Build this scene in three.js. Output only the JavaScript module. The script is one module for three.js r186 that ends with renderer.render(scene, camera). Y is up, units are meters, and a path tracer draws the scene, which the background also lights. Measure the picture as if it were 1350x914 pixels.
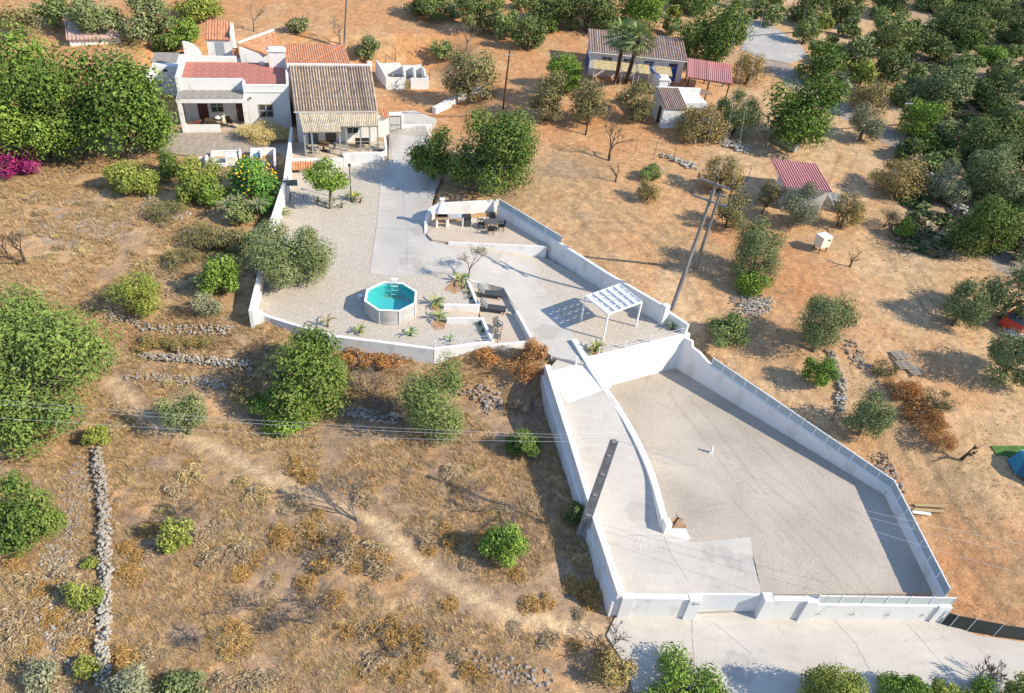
import * as THREE from 'three';
import { mergeGeometries } from 'three/addons/utils/BufferGeometryUtils.js';

// ---------------------------------------------------------------- camera, sky, sun, exposure
const scene = new THREE.Scene();
const PW = 1350, PH = 914, FOCAL = 950, TILT = 38 * Math.PI / 180, ROLL = 6.5 * Math.PI / 180;
const EYE = new THREE.Vector3(0, 31, 0);
const camera = new THREE.PerspectiveCamera(2 * Math.atan(PH / 2 / FOCAL) * 180 / Math.PI, PW / PH, 0.5, 900);
const FWD = new THREE.Vector3(0, -Math.sin(TILT), -Math.cos(TILT));
const RT = new THREE.Vector3(Math.cos(ROLL), Math.sin(ROLL) * Math.cos(TILT), -Math.sin(ROLL) * Math.sin(TILT));
const UP = new THREE.Vector3().crossVectors(RT, FWD);
camera.position.copy(EYE);
camera.quaternion.setFromRotationMatrix(new THREE.Matrix4().makeBasis(RT, UP, FWD.clone().negate()));
scene.add(camera);

const SUN = new THREE.Vector3(2.9, 2.12, 0.74).normalize();
const sun = new THREE.DirectionalLight(new THREE.Color(1.0, 0.91, 0.75), 4.4);
sun.position.copy(SUN).multiplyScalar(150).add(new THREE.Vector3(0, 0, -60));
sun.target.position.set(0, 0, -60);
sun.castShadow = true; sun.shadow.radius = 1;
sun.shadow.mapSize.set(4096, 4096);
Object.assign(sun.shadow.camera, { left: -110, right: 110, top: 110, bottom: -110, near: 1, far: 400 });
scene.add(sun, sun.target);

{ // clear blue sky with a pale horizon
  const w = 128, h = 64, d = new Float32Array(w * h * 4);
  for (let j = 0; j < h; j++) for (let i = 0; i < w; i++) {
    const el = Math.max(0, Math.sin(((j + 0.5) / h - 0.5) * Math.PI)), t = Math.pow(1 - el, 3), k = (j * w + i) * 4;
    d[k] = 0.18 + 0.24 * t; d[k + 1] = 0.31 + 0.24 * t; d[k + 2] = 0.6 + 0.1 * t; d[k + 3] = 1;
  }
  const sky = new THREE.DataTexture(d, w, h, THREE.RGBAFormat, THREE.FloatType);
  sky.mapping = THREE.EquirectangularReflectionMapping; sky.magFilter = THREE.LinearFilter; sky.needsUpdate = true;
  scene.background = sky; scene.environment = sky;
}
const renderer = new THREE.WebGLRenderer({ antialias: true });
renderer.toneMapping = THREE.LinearToneMapping;
renderer.toneMappingExposure = 1.52;
renderer.shadowMap.enabled = true;

// ---------------------------------------------------------------- small tools
function seeded(a) { return () => { a = (a + 0x6d2b79f5) | 0; let t = Math.imul(a ^ (a >>> 15), 1 | a); t = (t + Math.imul(t ^ (t >>> 7), 61 | t)) ^ t; return ((t ^ (t >>> 14)) >>> 0) / 4294967296; }; }
const R = seeded(77);
const rr = (a, b, r = R) => a + (b - a) * r();
const clamp = (v, a, b) => Math.min(b, Math.max(a, v));
const smooth = (a, b, v) => { const t = clamp((v - a) / (b - a), 0, 1); return t * t * (3 - 2 * t); };
const mix = (a, b, t) => a + (b - a) * t;
const hash = (x, y, s = 0) => { let h = Math.imul(x | 0, 374761393) ^ Math.imul(y | 0, 668265263) ^ Math.imul(s | 0, 1442695041); h = Math.imul(h ^ (h >>> 13), 1274126177); return ((h ^ (h >>> 16)) >>> 0) / 4294967296; };
function noise(x, y, s = 0, per = 0) {
  const xi = Math.floor(x), yi = Math.floor(y), fx = x - xi, fy = y - yi, u = fx * fx * (3 - 2 * fx), v = fy * fy * (3 - 2 * fy);
  const w = (a) => per ? ((a % per) + per) % per : a;
  return mix(mix(hash(w(xi), w(yi), s), hash(w(xi + 1), w(yi), s), u), mix(hash(w(xi), w(yi + 1), s), hash(w(xi + 1), w(yi + 1), s), u), v);
}
function fbm(x, y, o = 4, s = 0, per = 0) { let a = 0.5, t = 0, n = 0; for (let i = 0; i < o; i++) { t += a * noise(x, y, s + i, per); n += a; a *= 0.5; x *= 2; y *= 2; per *= 2; } return t / n; }

// Survey of the photograph: the sight line through a photo point, met with a level (at) or a surface (on), gives a place in metres.
function ray(px, py) { return FWD.clone().addScaledVector(RT, (px - PW / 2) / FOCAL).addScaledVector(UP, -(py - PH / 2) / FOCAL); }
function at(px, py, y) { const d = ray(px, py); return EYE.clone().addScaledVector(d, (y - EYE.y) / d.y); }
function on(fn, px, py, lift = 0) {
  const d = ray(px, py), p = EYE.clone(); let t = Math.max(8, (EYE.y - 17) / -d.y), dt = 1.2;
  for (let i = 0; i < 500; i++) { p.copy(EYE).addScaledVector(d, t); if (p.y < fn(p.x, p.z) + lift) { if (dt < 0.01) break; t -= dt; dt /= 4; } t += dt; if (t > 400) break; }
  p.y = fn(p.x, p.z); return p;
}
const pxPerM = (p) => FOCAL / p.clone().sub(EYE).dot(FWD);

const taken = new Map();
function numbered(n) { const k = taken.get(n) ?? 0; taken.set(n, k + 1); return k ? n + '_' + String(k).padStart(3, '0') : n; }
function tag(o, label, category, group) { o.userData.label = label; o.userData.category = category; o.userData.kind = 'thing'; if (group) o.userData.group = group; return o; }
function shade(o) { o.traverse((m) => { if (m.isMesh) { m.castShadow = true; m.receiveShadow = true; } }); return o; }
function thing(name, label, category, pos, turn = 0, group) {
  const g = new THREE.Group(); g.name = numbered(name); g.position.copy(pos ?? new THREE.Vector3()); g.rotation.y = turn; scene.add(g); return tag(g, label, category, group);
}
function part(name, geo, mat, parent) { const m = new THREE.Mesh(geo, mat); m.name = name; m.castShadow = m.receiveShadow = true; parent.add(m); return m; }
function solo(name, geo, mat, label, category, group) { const m = part(numbered(name), geo, mat, scene); return tag(m, label, category, group); }
function setting(name, geo, mat) { const m = part(numbered(name), geo, mat, scene); m.userData.kind = 'structure'; return m; }

const M4 = new THREE.Matrix4(), Q = new THREE.Quaternion(), V3 = (x, y, z) => new THREE.Vector3(x, y, z);
function bx(w, h, d, x = 0, y = 0, z = 0, ry = 0) { const g = new THREE.BoxGeometry(w, h, d); uvMetres(g); if (ry) g.rotateY(ry); g.translate(x, y, z); return g; }
function cyl(r0, r1, h, x = 0, y = 0, z = 0, n = 10) { const g = new THREE.CylinderGeometry(r1, r0, h, n); g.translate(x, y + h / 2, z); return g; }
function bar(a, b, r0, r1 = r0, n = 5) {
  const d = b.clone().sub(a), g = new THREE.CylinderGeometry(r1, r0, d.length(), n, 1); g.translate(0, d.length() / 2, 0);
  g.applyQuaternion(Q.setFromUnitVectors(V3(0, 1, 0), d.normalize())); g.translate(a.x, a.y, a.z); return g;
}
function beam(a, b, w, h) { const d = b.clone().sub(a), L = d.length(), g = new THREE.BoxGeometry(w, h, L); uvMetres(g); g.applyMatrix4(new THREE.Matrix4().lookAt(V3(0, 0, 0), d, V3(0, 1, 0.0001))); g.translate((a.x + b.x) / 2, (a.y + b.y) / 2, (a.z + b.z) / 2); return g; }
function uvMetres(g) { // uv in metres on the face's own plane
  const p = g.attributes.position, n = g.attributes.normal, uv = new Float32Array(p.count * 2);
  for (let i = 0; i < p.count; i++) {
    const ax = Math.abs(n.getX(i)), ay = Math.abs(n.getY(i)), az = Math.abs(n.getZ(i));
    if (ay >= ax && ay >= az) { uv[2 * i] = p.getX(i); uv[2 * i + 1] = p.getZ(i); } else if (ax > az) { uv[2 * i] = p.getZ(i); uv[2 * i + 1] = p.getY(i); } else { uv[2 * i] = p.getX(i); uv[2 * i + 1] = p.getY(i); }
  }
  g.setAttribute('uv', new THREE.BufferAttribute(uv, 2)); return g;
}
function soup(tris, uvs, cols) { // triangles as a flat list of numbers -> geometry with flat normals
  const g = new THREE.BufferGeometry(); g.setAttribute('position', new THREE.Float32BufferAttribute(tris, 3));
  if (cols) g.setAttribute('color', new THREE.Float32BufferAttribute(cols, 3));
  g.computeVertexNormals(); if (uvs) g.setAttribute('uv', new THREE.Float32BufferAttribute(uvs, 2)); else uvMetres(g); return g;
}
function merge(list) { return mergeGeometries(list.map((g) => { const q = g.index ? g.toNonIndexed() : g; for (const k of Object.keys(q.attributes)) if (!['position', 'normal', 'uv', 'color'].includes(k)) q.deleteAttribute(k); return q; })); }

// ---------------------------------------------------------------- textures (colour, grain, fine relief)
function dataTex(n, fn, srgb = true, rep = 1) {
  const d = new Uint8Array(n * n * 4);
  for (let j = 0; j < n; j++) for (let i = 0; i < n; i++) { const c = fn(i / n, j / n), k = (j * n + i) * 4; d[k] = clamp(c[0], 0, 1) * 255; d[k + 1] = clamp(c[1], 0, 1) * 255; d[k + 2] = clamp(c[2], 0, 1) * 255; d[k + 3] = 255; }
  const t = new THREE.DataTexture(d, n, n); t.wrapS = t.wrapT = THREE.RepeatWrapping; t.magFilter = THREE.LinearFilter; t.minFilter = THREE.LinearMipmapLinearFilter; t.generateMipmaps = true;
  if (srgb) t.colorSpace = THREE.SRGBColorSpace; t.repeat.set(rep, rep); t.needsUpdate = true; return t;
}
const tGround = dataTex(1024, (u, v) => { // dry soil: grains, straw flecks, small pebbles
  const a = fbm(u * 24, v * 24, 4, 3, 24), b = noise(u * 300, v * 300, 9, 300), c = noise(u * 140, v * 140, 19, 140), s = noise(u * 420, v * 60, 31, 60);
  let g = 0.68 + 0.2 * (a - 0.5) + 0.14 * (b - 0.5) + 0.15 * (c - 0.5), w = 0; if (c > 0.88) w = 0.07; if (b < 0.1) g -= 0.08; if (s > 0.85) w += 0.04;
  return [g + w + 0.02, g + w, g + w * 0.9 - 0.01];
}, true, 1 / 9);
const tGravel = dataTex(512, (u, v) => { const b = noise(u * 170, v * 170, 5, 170), c = noise(u * 85, v * 85, 6, 85), a = fbm(u * 8, v * 8, 3, 7, 8), g = 0.72 + 0.22 * (b - 0.5) + 0.18 * (c - 0.5) + 0.05 * (a - 0.5); return [g + 0.012, g, g - 0.015]; }, true, 1 / 3.1);
const tGravelB = dataTex(512, (u, v) => { const b = noise(u * 170, v * 170, 5, 170), c = noise(u * 85, v * 85, 6, 85); const g = 0.5 * b + 0.5 * c; return [g, g, g]; }, false, 1 / 3.1);
const tConcrete = dataTex(1024, (u, v) => {
  const a = fbm(u * 6, v * 6, 5, 11, 6), b = noise(u * 200, v * 200, 12, 200), s = fbm(u * 3, v * 16, 4, 13, 1) , p = smooth(0.62, 0.7, fbm(u * 5, v * 5, 5, 14, 5)), k = Math.abs(fbm(u * 4, v * 4, 4, 15, 4) - 0.5), crack = k < 0.0016 ? 0.08 : 0;
  const g = 0.77 + 0.13 * (a - 0.5) + 0.04 * (b - 0.5) + 0.06 * (s - 0.5) - 0.05 * p - crack; return [g + 0.01, g, g - 0.012];
}, true, 1 / 11);
const tPaint = dataTex(512, (u, v) => { const a = fbm(u * 5, v * 5, 4, 21, 5), st = fbm(u * 40, v * 2, 3, 22, 2), b = noise(u * 220, v * 220, 24, 220), d = smooth(0.6, 0.8, st) * 0.05 + smooth(0.6, 0.74, a) * 0.05; const g = 0.93 + 0.04 * (b - 0.5) - d; return [g, g - d * 0.12, g - d * 0.4]; }, true, 1 / 4.3);
const tOldPaint = dataTex(512, (u, v) => { const a = fbm(u * 6, v * 6, 5, 41, 6), st = fbm(u * 50, v * 3, 3, 42, 3), d = smooth(0.6, 0.8, st) * 0.035 + smooth(0.6, 0.75, a) * 0.07; const g = 0.93 - d; return [g, g - d * 0.1, g - d * 0.35]; }, true, 1 / 4);
const tGrain = dataTex(256, (u, v) => { const a = fbm(u * 3, v * 40, 4, 51, 3), g = 0.75 + 0.5 * (a - 0.5); return [g, g * 0.99, g * 0.97]; });
const tSpeck = dataTex(256, (u, v) => { const a = fbm(u * 9, v * 9, 4, 61, 9), b = noise(u * 90, v * 90, 62, 90), g = 0.78 + 0.3 * (a - 0.5) + 0.16 * (b - 0.5); return [g, g, g]; }, true, 1 / 1.5);
const tBark = dataTex(128, (u, v) => { const a = fbm(u * 12, v * 4, 4, 71, 4), g = 0.5 + 0.8 * (a - 0.5); return [g + 0.05, g + 0.02, g]; });

const lin = (r, g, b) => new THREE.Color().setRGB(r, g, b);
const mat = (c, o = {}) => new THREE.MeshStandardMaterial({ color: c, roughness: 0.85, ...o });
const MAT = {
  white: mat(lin(0.86, 0.85, 0.82), { map: tPaint, roughness: 0.8 }),
  oldWhite: mat(lin(0.86, 0.85, 0.82), { map: tOldPaint, roughness: 0.85 }),
  gravel: mat(lin(0.9, 0.8, 0.68), { map: tGravel, bumpMap: tGravelB, bumpScale: 0.012, roughness: 0.95 }),
  court: mat(lin(0.96, 0.86, 0.73), { map: tGravel, bumpMap: tGravelB, bumpScale: 0.012, roughness: 0.95 }),
  concrete: mat(lin(0.88, 0.83, 0.75), { map: tConcrete, roughness: 0.88 }),
  road: mat(lin(0.9, 0.84, 0.75), { map: tConcrete, roughness: 0.9 }),
  ramp: mat(lin(0.88, 0.83, 0.75), { map: tConcrete, roughness: 0.88 }),
  tile: mat(lin(0.92, 0.77, 0.61), { map: tConcrete, roughness: 0.8 }),
  steel: mat(lin(0.6, 0.62, 0.63), { metalness: 0.2, roughness: 0.45 }),
  screen: mat(lin(0.36, 0.42, 0.43), { roughness: 0.6 }),
  whiteMetal: mat(lin(0.8, 0.8, 0.78), { roughness: 0.45 }),
  dark: mat(lin(0.03, 0.03, 0.032), { roughness: 0.7 }),
  black: mat(lin(0.012, 0.012, 0.014), { roughness: 0.5 }),
  greyCloth: mat(lin(0.05, 0.054, 0.06), { roughness: 0.9 }),
  poleConcrete: mat(lin(0.36, 0.35, 0.33), { map: tSpeck, roughness: 0.9 }),
  wood: mat(lin(0.2, 0.13, 0.07), { map: tGrain }),
  paleWood: mat(lin(0.72, 0.55, 0.3), { map: tGrain }),
  doorBrown: mat(lin(0.09, 0.035, 0.025), { roughness: 0.6 }),
  blue: mat(lin(0.015, 0.07, 0.26), { roughness: 0.55 }),
  glass: new THREE.MeshPhysicalMaterial({ color: lin(0.05, 0.06, 0.07), roughness: 0.08 }),
  stone: mat(lin(0.58, 0.5, 0.4), { map: tSpeck, roughness: 0.95 }),
  redStone: mat(lin(0.56, 0.4, 0.28), { map: tSpeck, roughness: 0.95 }),
  flatRoof: mat(lin(0.52, 0.46, 0.38), { map: tSpeck, roughness: 0.95 }),
  redFloor: mat(lin(0.76, 0.28, 0.2), { map: tSpeck, roughness: 0.85 }),
  bark: mat(lin(0.4, 0.34, 0.28), { map: tBark, roughness: 1 }),
  darkBark: mat(lin(0.26, 0.2, 0.15), { map: tBark, roughness: 1 }),
  greyBark: mat(lin(0.62, 0.58, 0.53), { map: tBark, roughness: 1 }),
  leaf: mat(0xffffff, { vertexColors: true, side: THREE.DoubleSide, roughness: 0.92 }),
  dryLeaf: mat(0xffffff, { vertexColors: true, side: THREE.DoubleSide, roughness: 0.9 }),
  soil: mat(lin(0.85, 0.55, 0.32), { map: tGround, roughness: 1 }),
};

// ---------------------------------------------------------------- the lie of the land
const inside = (poly, x, z) => { let c = false; for (let i = 0, j = poly.length - 1; i < poly.length; j = i++) { const a = poly[i], b = poly[j]; if ((a.z > z) !== (b.z > z) && x < (b.x - a.x) * (z - a.z) / (b.z - a.z) + a.x) c = !c; } return c; };
function distLine(pts, x, z) { let m = 1e9; for (let i = 1; i < pts.length; i++) { const a = pts[i - 1], b = pts[i], dx = b.x - a.x, dz = b.z - a.z, t = clamp(((x - a.x) * dx + (z - a.z) * dz) / (dx * dx + dz * dz), 0, 1); m = Math.min(m, Math.hypot(x - a.x - t * dx, z - a.z - t * dz)); } return m; }
const ROAD = -3.5, YARD = -3.1, PATIO = -0.27, BBQ = 1.02, HB = 2.0, HA = 18.5 * Math.PI / 180, HO = { x: -33.32, z: -63.58 };
const houseXZ = (u, w) => V3(HO.x + u * Math.cos(HA) + w * Math.sin(HA), 0, HO.z - u * Math.sin(HA) + w * Math.cos(HA));
const toHouse = (x, z) => [(x - HO.x) * Math.cos(HA) - (z - HO.z) * Math.sin(HA), (x - HO.x) * Math.sin(HA) + (z - HO.z) * Math.cos(HA)];
function court(x, z) { const d = -z; return mix(0.055, 0.1, smooth(-13, -7, x)) * Math.max(0, d - 43) * (1 - smooth(-5.5, 2.5, x)) + 0.1 * Math.max(0, d - 58) * smooth(-17, -13, x); }
const YW = [at(890, 482, YARD), at(1169, 651, YARD), at(1243, 782, YARD)];
function hill(x, z) {
  const d = -z;
  const up = d > 44 ? 0.1 * Math.min(d - 44, 70) + 0.05 * Math.max(0, d - 114) : 0;
  const right = d > 44 ? up : 0.18 * (d - 44);
  const edge = mix(40.5, 39.9, smooth(-24, -16, x)), low = -2.2 - 0.012 * clamp(x + 20, -14, 24) + 0.05 * (d - 34);
  const left = mix(low, up, smooth(edge - 4.2, edge, d));
  let y = mix(left, right, smooth(6, 12, x));
  if (x > 9 && x < 36 && d > 20 && d < 50) y -= 0.75 * smooth(7, 0.8, distLine(YW, x, z)) * smooth(47, 43.5, d);
  const [u, w] = toHouse(x, z), hw = smooth(-6, -2, u) * (1 - smooth(27, 33, u)) * smooth(-24, -19, w) * (1 - smooth(3, 9, w));
  y = mix(y, 1.8, hw);
  y = mix(y, ROAD - 0.06, smooth(2.5, 6.5, x) * (1 - smooth(23.4, 25.2, d)));
  return y;
}
const bump = (x, z) => 0.16 * (fbm(x * 0.35, z * 0.35, 3, 81) - 0.5) + 0.1 * (fbm(x * 1.7, z * 1.7, 3, 82) - 0.5);
const hillG = (x, z) => hill(x, z) + bump(x, z);

// plan corners
const L = { // yard
  yA: at(890, 482, YARD), yB: at(1169, 651, YARD), f0: at(813, 814, ROAD), f1: at(1238, 819, ROAD),
};
const curve = [[757, 447, 0.28], [772, 472, 0.15], [790, 501, -0.3], [811, 531, -0.75], [830, 562, -1.1], [847, 595, -1.55], [860, 627, -1.95], [870, 660, -2.15], [877, 686, -2.25]].map((p) => at(...p));
const lane = [[722, 481, 0.3], [757, 590, -0.55], [788, 690, -1.05], [819, 783, -1.45]].map((p) => at(...p));
const rampY = (x, z) => mix(YARD, -0.12, smooth(-26.5, -39, z) * 0.5 + 0.5 * clamp((-26.5 - z) / 12.5, 0, 1)) - 0.35 * (1 - smooth(21.8, 24.5, -z));
const POLY = {
  yard: [L.yA, L.yB, L.f1, L.f0, lane[3], lane[2], lane[1], lane[0], curve[0], at(790, 468, 0)],
  court: [[331, 420], [345, 414], [357, 421], [437, 444], [572, 461], [651, 452], [703, 452], [727, 470], [768, 480], [790, 468], [905, 440], [873, 425], [795, 380], [721, 341]].map((p) => at(...p, 0)).concat([at(657, 285, BBQ), at(566, 300, BBQ), at(570, 270, 0.9), at(582, 238, 1.2), at(560, 178, 2), at(513, 175, 2), houseXZ(18.75, 5.9), houseXZ(14.6, 5.95), houseXZ(9.8, 6.2), at(345, 330, 0.5)]),
  patio: [[620, 378], [664, 386], [700, 455], [651, 462], [637, 432], [589, 428], [585, 410], [630, 410]].map((p) => at(...p, PATIO)),
};
const near = (poly, x, z, r) => inside(poly, x, z) || (x > -40 && x < 30 && z < -15 && z > -75 && distLine(poly, x, z) < r);
function ground(x, z) {
  let y = hillG(x, z);
  if (x > -30 && x < 30 && z < -18 && z > -72) {
    if (inside(POLY.yard, x, z) || (x > 9 && distLine(YW, x, z) < 0.22)) y = Math.min(y, YARD - 0.75);
    if (near(POLY.court, x, z, x > -2 ? 0.45 : 0.2)) y = Math.min(y, court(x, z) - 0.6);
    if (inside(POLY.patio, x, z)) y = Math.min(y, PATIO - 0.5);
  }
  return y;
}
const G = (px, py) => on(hillG, px, py);

{ // the ground, one sheet, coloured by what covers it: straw, ochre soil, pale trodden earth
  const axis = (lo, f0, f1, hi, fine) => { const a = []; let s = fine; for (let v = f0; v > lo; v -= s) { a.unshift(v); s = Math.min(s * 1.12, 6); } for (let v = f0 + fine; v < f1; v += fine) a.push(v); s = fine; for (let v = f1; v < hi; v += s) { a.push(v); s = Math.min(s * 1.12, 6); } return a; };
  const xs = axis(-260, -40, 48, 300, 0.27), zs = axis(-380, -92, -11, 60, 0.27), nx = xs.length, nz = zs.length;
  const path = [[150, 505], [205, 560], [268, 582], [340, 625], [430, 660], [505, 698], [580, 765], [680, 815], [800, 835]].map((p) => G(...p));
  const pathB = [[318, 462], [230, 462], [160, 470], [140, 480]].map((p) => G(...p));
  const tracks = [[[700, 190], [760, 300], [850, 420], [900, 470]], [[740, 180], [800, 260], [860, 330]], [[690, 250], [760, 250], [900, 330], [960, 480]], [[860, 190], [940, 220], [1010, 210], [1090, 190]], [[1120, 200], [1100, 250], [1180, 330], [1260, 420]], [[1190, 560], [1280, 720], [1340, 800]], [[1210, 560], [1330, 740]], [[880, 300], [960, 340], [1030, 380]], [[715, 215], [735, 270], [790, 330], [830, 380]], [[725, 200], [770, 240], [815, 300], [870, 345]], [[760, 200], [830, 245], [890, 260]], [[780, 300], [850, 300], [905, 345]], [[1010, 430], [1040, 520], [1100, 575]], [[1000, 360], [1030, 420], [1045, 450]], [[1140, 300], [1200, 360], [1240, 420]], [[1180, 330], [1230, 350], [1290, 350]]].map((l) => l.map((p) => G(...p)));
  const lanes = [[[985, 40], [1010, 70], [1050, 110], [1120, 150], [1190, 190], [1260, 260], [1330, 350]]].map((l) => l.map((p) => G(...p)));
  const pos = [], col = [], idx = [], uv = [];
  const STRAW = [0.8, 0.55, 0.28], OCHRE = [0.92, 0.45, 0.17], TAN = [0.95, 0.62, 0.32], PALE = [1.04, 0.75, 0.43], GREY = [0.55, 0.41, 0.27], RUST = [0.68, 0.37, 0.14], BROWN = [0.38, 0.25, 0.14];
  const lerp3 = (a, b, t) => [mix(a[0], b[0], t), mix(a[1], b[1], t), mix(a[2], b[2], t)];
  const o1 = [[560, 20], [400, 20], [640, 60]].map((p) => G(...p)), east = [G(1230, 690), G(1290, 760), G(1000, 330), G(1060, 400)], sand = G(1290, 625), grey1 = G(110, 290);
  for (let j = 0; j < nz; j++) for (let i = 0; i < nx; i++) {
    const x = xs[i], z = zs[j], y = ground(x, z); pos.push(x, y, z); uv.push(x, z);
    const a = fbm(x * 0.09, z * 0.09, 4, 101), b = fbm(x * 0.4 + 7, z * 0.4, 4, 102), c = fbm(x * 1.5, z * 1.5, 3, 103), e = noise(x * 4.2, z * 4.2, 104);
    let k = lerp3(STRAW, TAN, smooth(0.35, 0.65, a));
    const wob = 5 * (a - 0.5), lowF = smooth(39, 36.5, -z + wob * 0.4) * smooth(9, 5, x), topF = smooth(66, 73, -z + wob) * smooth(22, 10, x + wob), rightF = smooth(4, 10, x + wob), rightSide = x > 4 && -z > 22, k0 = k;
    { let q = lerp3(k0, GREY, 0.75 * smooth(0.42, 0.62, b)); q = lerp3(q, RUST, 0.4 * smooth(0.52, 0.7, fbm(x * 0.55, z * 0.55 + 20, 4, 105))); q = lerp3(q, BROWN, 0.55 * smooth(0.5, 0.64, c)); q = lerp3(q, [0.45, 0.33, 0.25], 0.5 * smooth(0.52, 0.66, fbm(x * 2.6 + 5, z * 2.6, 2, 111))); var kLow = q; }
    { let q = lerp3(k0, GREY, 0.55 * smooth(0.48, 0.64, b)); q = lerp3(q, RUST, 0.5 * smooth(0.55, 0.7, fbm(x * 0.4, z * 0.4, 4, 109))); k = lerp3(q, BROWN, 0.35 * smooth(0.5, 0.7, c)); }
    if (rightF > 0) {
      let q = lerp3(TAN, PALE, smooth(0.4, 0.6, b) * 0.8); q = lerp3(q, OCHRE, 0.45 * smooth(0.52, 0.7, fbm(x * 0.13 + 3, z * 0.13, 4, 107)));
      for (const p of east) q = lerp3(q, [0.8, 0.37, 0.14], 0.6 * Math.exp(-((x - p.x) ** 2 + (z - p.z) ** 2) / 40));
      q = lerp3(q, STRAW, 0.5 * smooth(0.5, 0.65, fbm(x * 0.3, z * 0.3, 4, 108)));
      q = lerp3(q, GREY, 0.7 * smooth(-2, 4, x - 32 - (-z - 60) * 0.35 + wob) * smooth(54, 62, -z)); k = lerp3(k, q, rightF);
    }
    if (topF > 0) { let q = lerp3(OCHRE, TAN, 0.55 * smooth(0.45, 0.7, b) + 0.25); const pl = Math.sin((x * 0.5 + z * 0.87 + 0.8 * fbm(x * 0.1, z * 0.1, 2, 106)) * 5.2); q = lerp3(q, BROWN, 0.16 * smooth(0.3, 1, pl)); k = lerp3(k, q, topF); }
    k = lerp3(k, kLow, lowF);
    const gr = (x - grey1.x) ** 2 + (z - grey1.z) ** 2; if (gr < 30) k = lerp3(k, [0.5, 0.47, 0.42], 0.6 * smooth(30, 4, gr) * smooth(0.35, 0.6, c));
    const sd = (x - sand.x) ** 2 * 0.4 + (z - sand.z) ** 2; k = lerp3(k, [0.85, 0.62, 0.34], 0.85 * Math.exp(-sd / 11));
    const dp = Math.min(distLine(path, x, z), distLine(pathB, x, z)) + 0.9 * (c - 0.5); k = lerp3(k, [1.02, 0.76, 0.45], 0.85 * smooth(0.62, 0.15, dp));
    if (rightSide) for (const t of tracks) { const q = Math.abs(distLine(t, x, z) - 0.75) + 0.3 * (e - 0.5); k = lerp3(k, [0.56, 0.38, 0.2], 0.6 * smooth(0.26, 0.06, q)); }
    for (const t of lanes) k = lerp3(k, [0.55, 0.5, 0.44], 0.9 * smooth(1.9, 1.4, distLine(t, x, z) + 0.6 * (c - 0.5)));
    const f = 1.12 + mix(0.3, 0.12, rightF) * (c - 0.5) + mix(0.16, 0.1, rightF) * (e - 0.5); col.push(k[0] * f, k[1] * f, k[2] * f);
  }
  for (let j = 0; j < nz - 1; j++) for (let i = 0; i < nx - 1; i++) { const p = j * nx + i; idx.push(p, p + nx, p + 1, p + 1, p + nx, p + nx + 1); }
  const g = new THREE.BufferGeometry(); g.setAttribute('position', new THREE.Float32BufferAttribute(pos, 3)); g.setAttribute('color', new THREE.Float32BufferAttribute(col, 3)); g.setAttribute('uv', new THREE.Float32BufferAttribute(uv, 2)); g.setIndex(idx); g.computeVertexNormals();
  setting('ground', g, mat(0xffffff, { map: tGround, vertexColors: true, roughness: 1 }));
}

// ---------------------------------------------------------------- paved surfaces
function sheet(name, pts, yFn, m, { skirt = 0.4, max = 1.2, holes = [] } = {}) {
  const C = pts.map((p) => new THREE.Vector2(p.x, p.z)); if (THREE.ShapeUtils.isClockWise(C)) C.reverse();
  const H = holes.map((h) => h.map((p) => new THREE.Vector2(p.x, p.z))), all = C.concat(...H), fs = THREE.ShapeUtils.triangulateShape(C, H);
  let tris = fs.map((f) => f.map((i) => all[i]));
  for (let pass = 0; pass < 9; pass++) {
    const next = []; let again = false;
    for (const t of tris) {
      const mid = [0, 1, 2].map((i) => t[i].distanceTo(t[(i + 1) % 3]) > max ? t[i].clone().add(t[(i + 1) % 3]).multiplyScalar(0.5) : null), n = mid.filter(Boolean).length;
      if (!n) { next.push(t); continue; } again = true;
      if (n === 3) next.push([t[0], mid[0], mid[2]], [mid[0], t[1], mid[1]], [mid[2], mid[1], t[2]], mid);
      else if (n === 2) { const k = mid.findIndex((q) => !q), a = t[k], b = t[(k + 1) % 3], c = t[(k + 2) % 3], mb = mid[(k + 1) % 3], mc = mid[(k + 2) % 3]; next.push([a, b, mb], [a, mb, mc], [mc, mb, c]); }
      else { const k = mid.findIndex((q) => q), a = t[k], b = t[(k + 1) % 3], c = t[(k + 2) % 3]; next.push([a, mid[k], c], [mid[k], b, c]); }
    }
    tris = next; if (!again) break;
  }
  const out = [], uv = [];
  for (const t of tris) for (const p of [t[0], t[2], t[1]]) { out.push(p.x, yFn(p.x, p.y), p.y); uv.push(p.x, p.y); }
  for (let i = 0; i < C.length; i++) { const a = C[i], b = C[(i + 1) % C.length], n = Math.max(1, Math.ceil(a.distanceTo(b) / max)); for (let k = 0; k < n; k++) { const p = a.clone().lerp(b, k / n), q = a.clone().lerp(b, (k + 1) / n), yp = yFn(p.x, p.y), yq = yFn(q.x, q.y); out.push(p.x, yp, p.y, q.x, yq - skirt, q.y, p.x, yp - skirt, p.y, p.x, yp, p.y, q.x, yq, q.y, q.x, yq - skirt, q.y); uv.push(0, yp, 1, yq, 0, yq, 0, yp, 1, yp, 1, yq); } }
  const g = soup(out, uv), nm = g.attributes.normal; // tops face up
  for (let i = 0; i < tris.length * 3; i++) if (nm.getY(i) < 0) nm.setXYZ(i, -nm.getX(i), -nm.getY(i), -nm.getZ(i));
  return setting(name, g, m);
}
const pts = (list, y) => list.map((p) => at(p[0], p[1], p[2] ?? y));
const onC = (list) => list.map((p) => on(court, p[0], p[1]));

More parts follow.
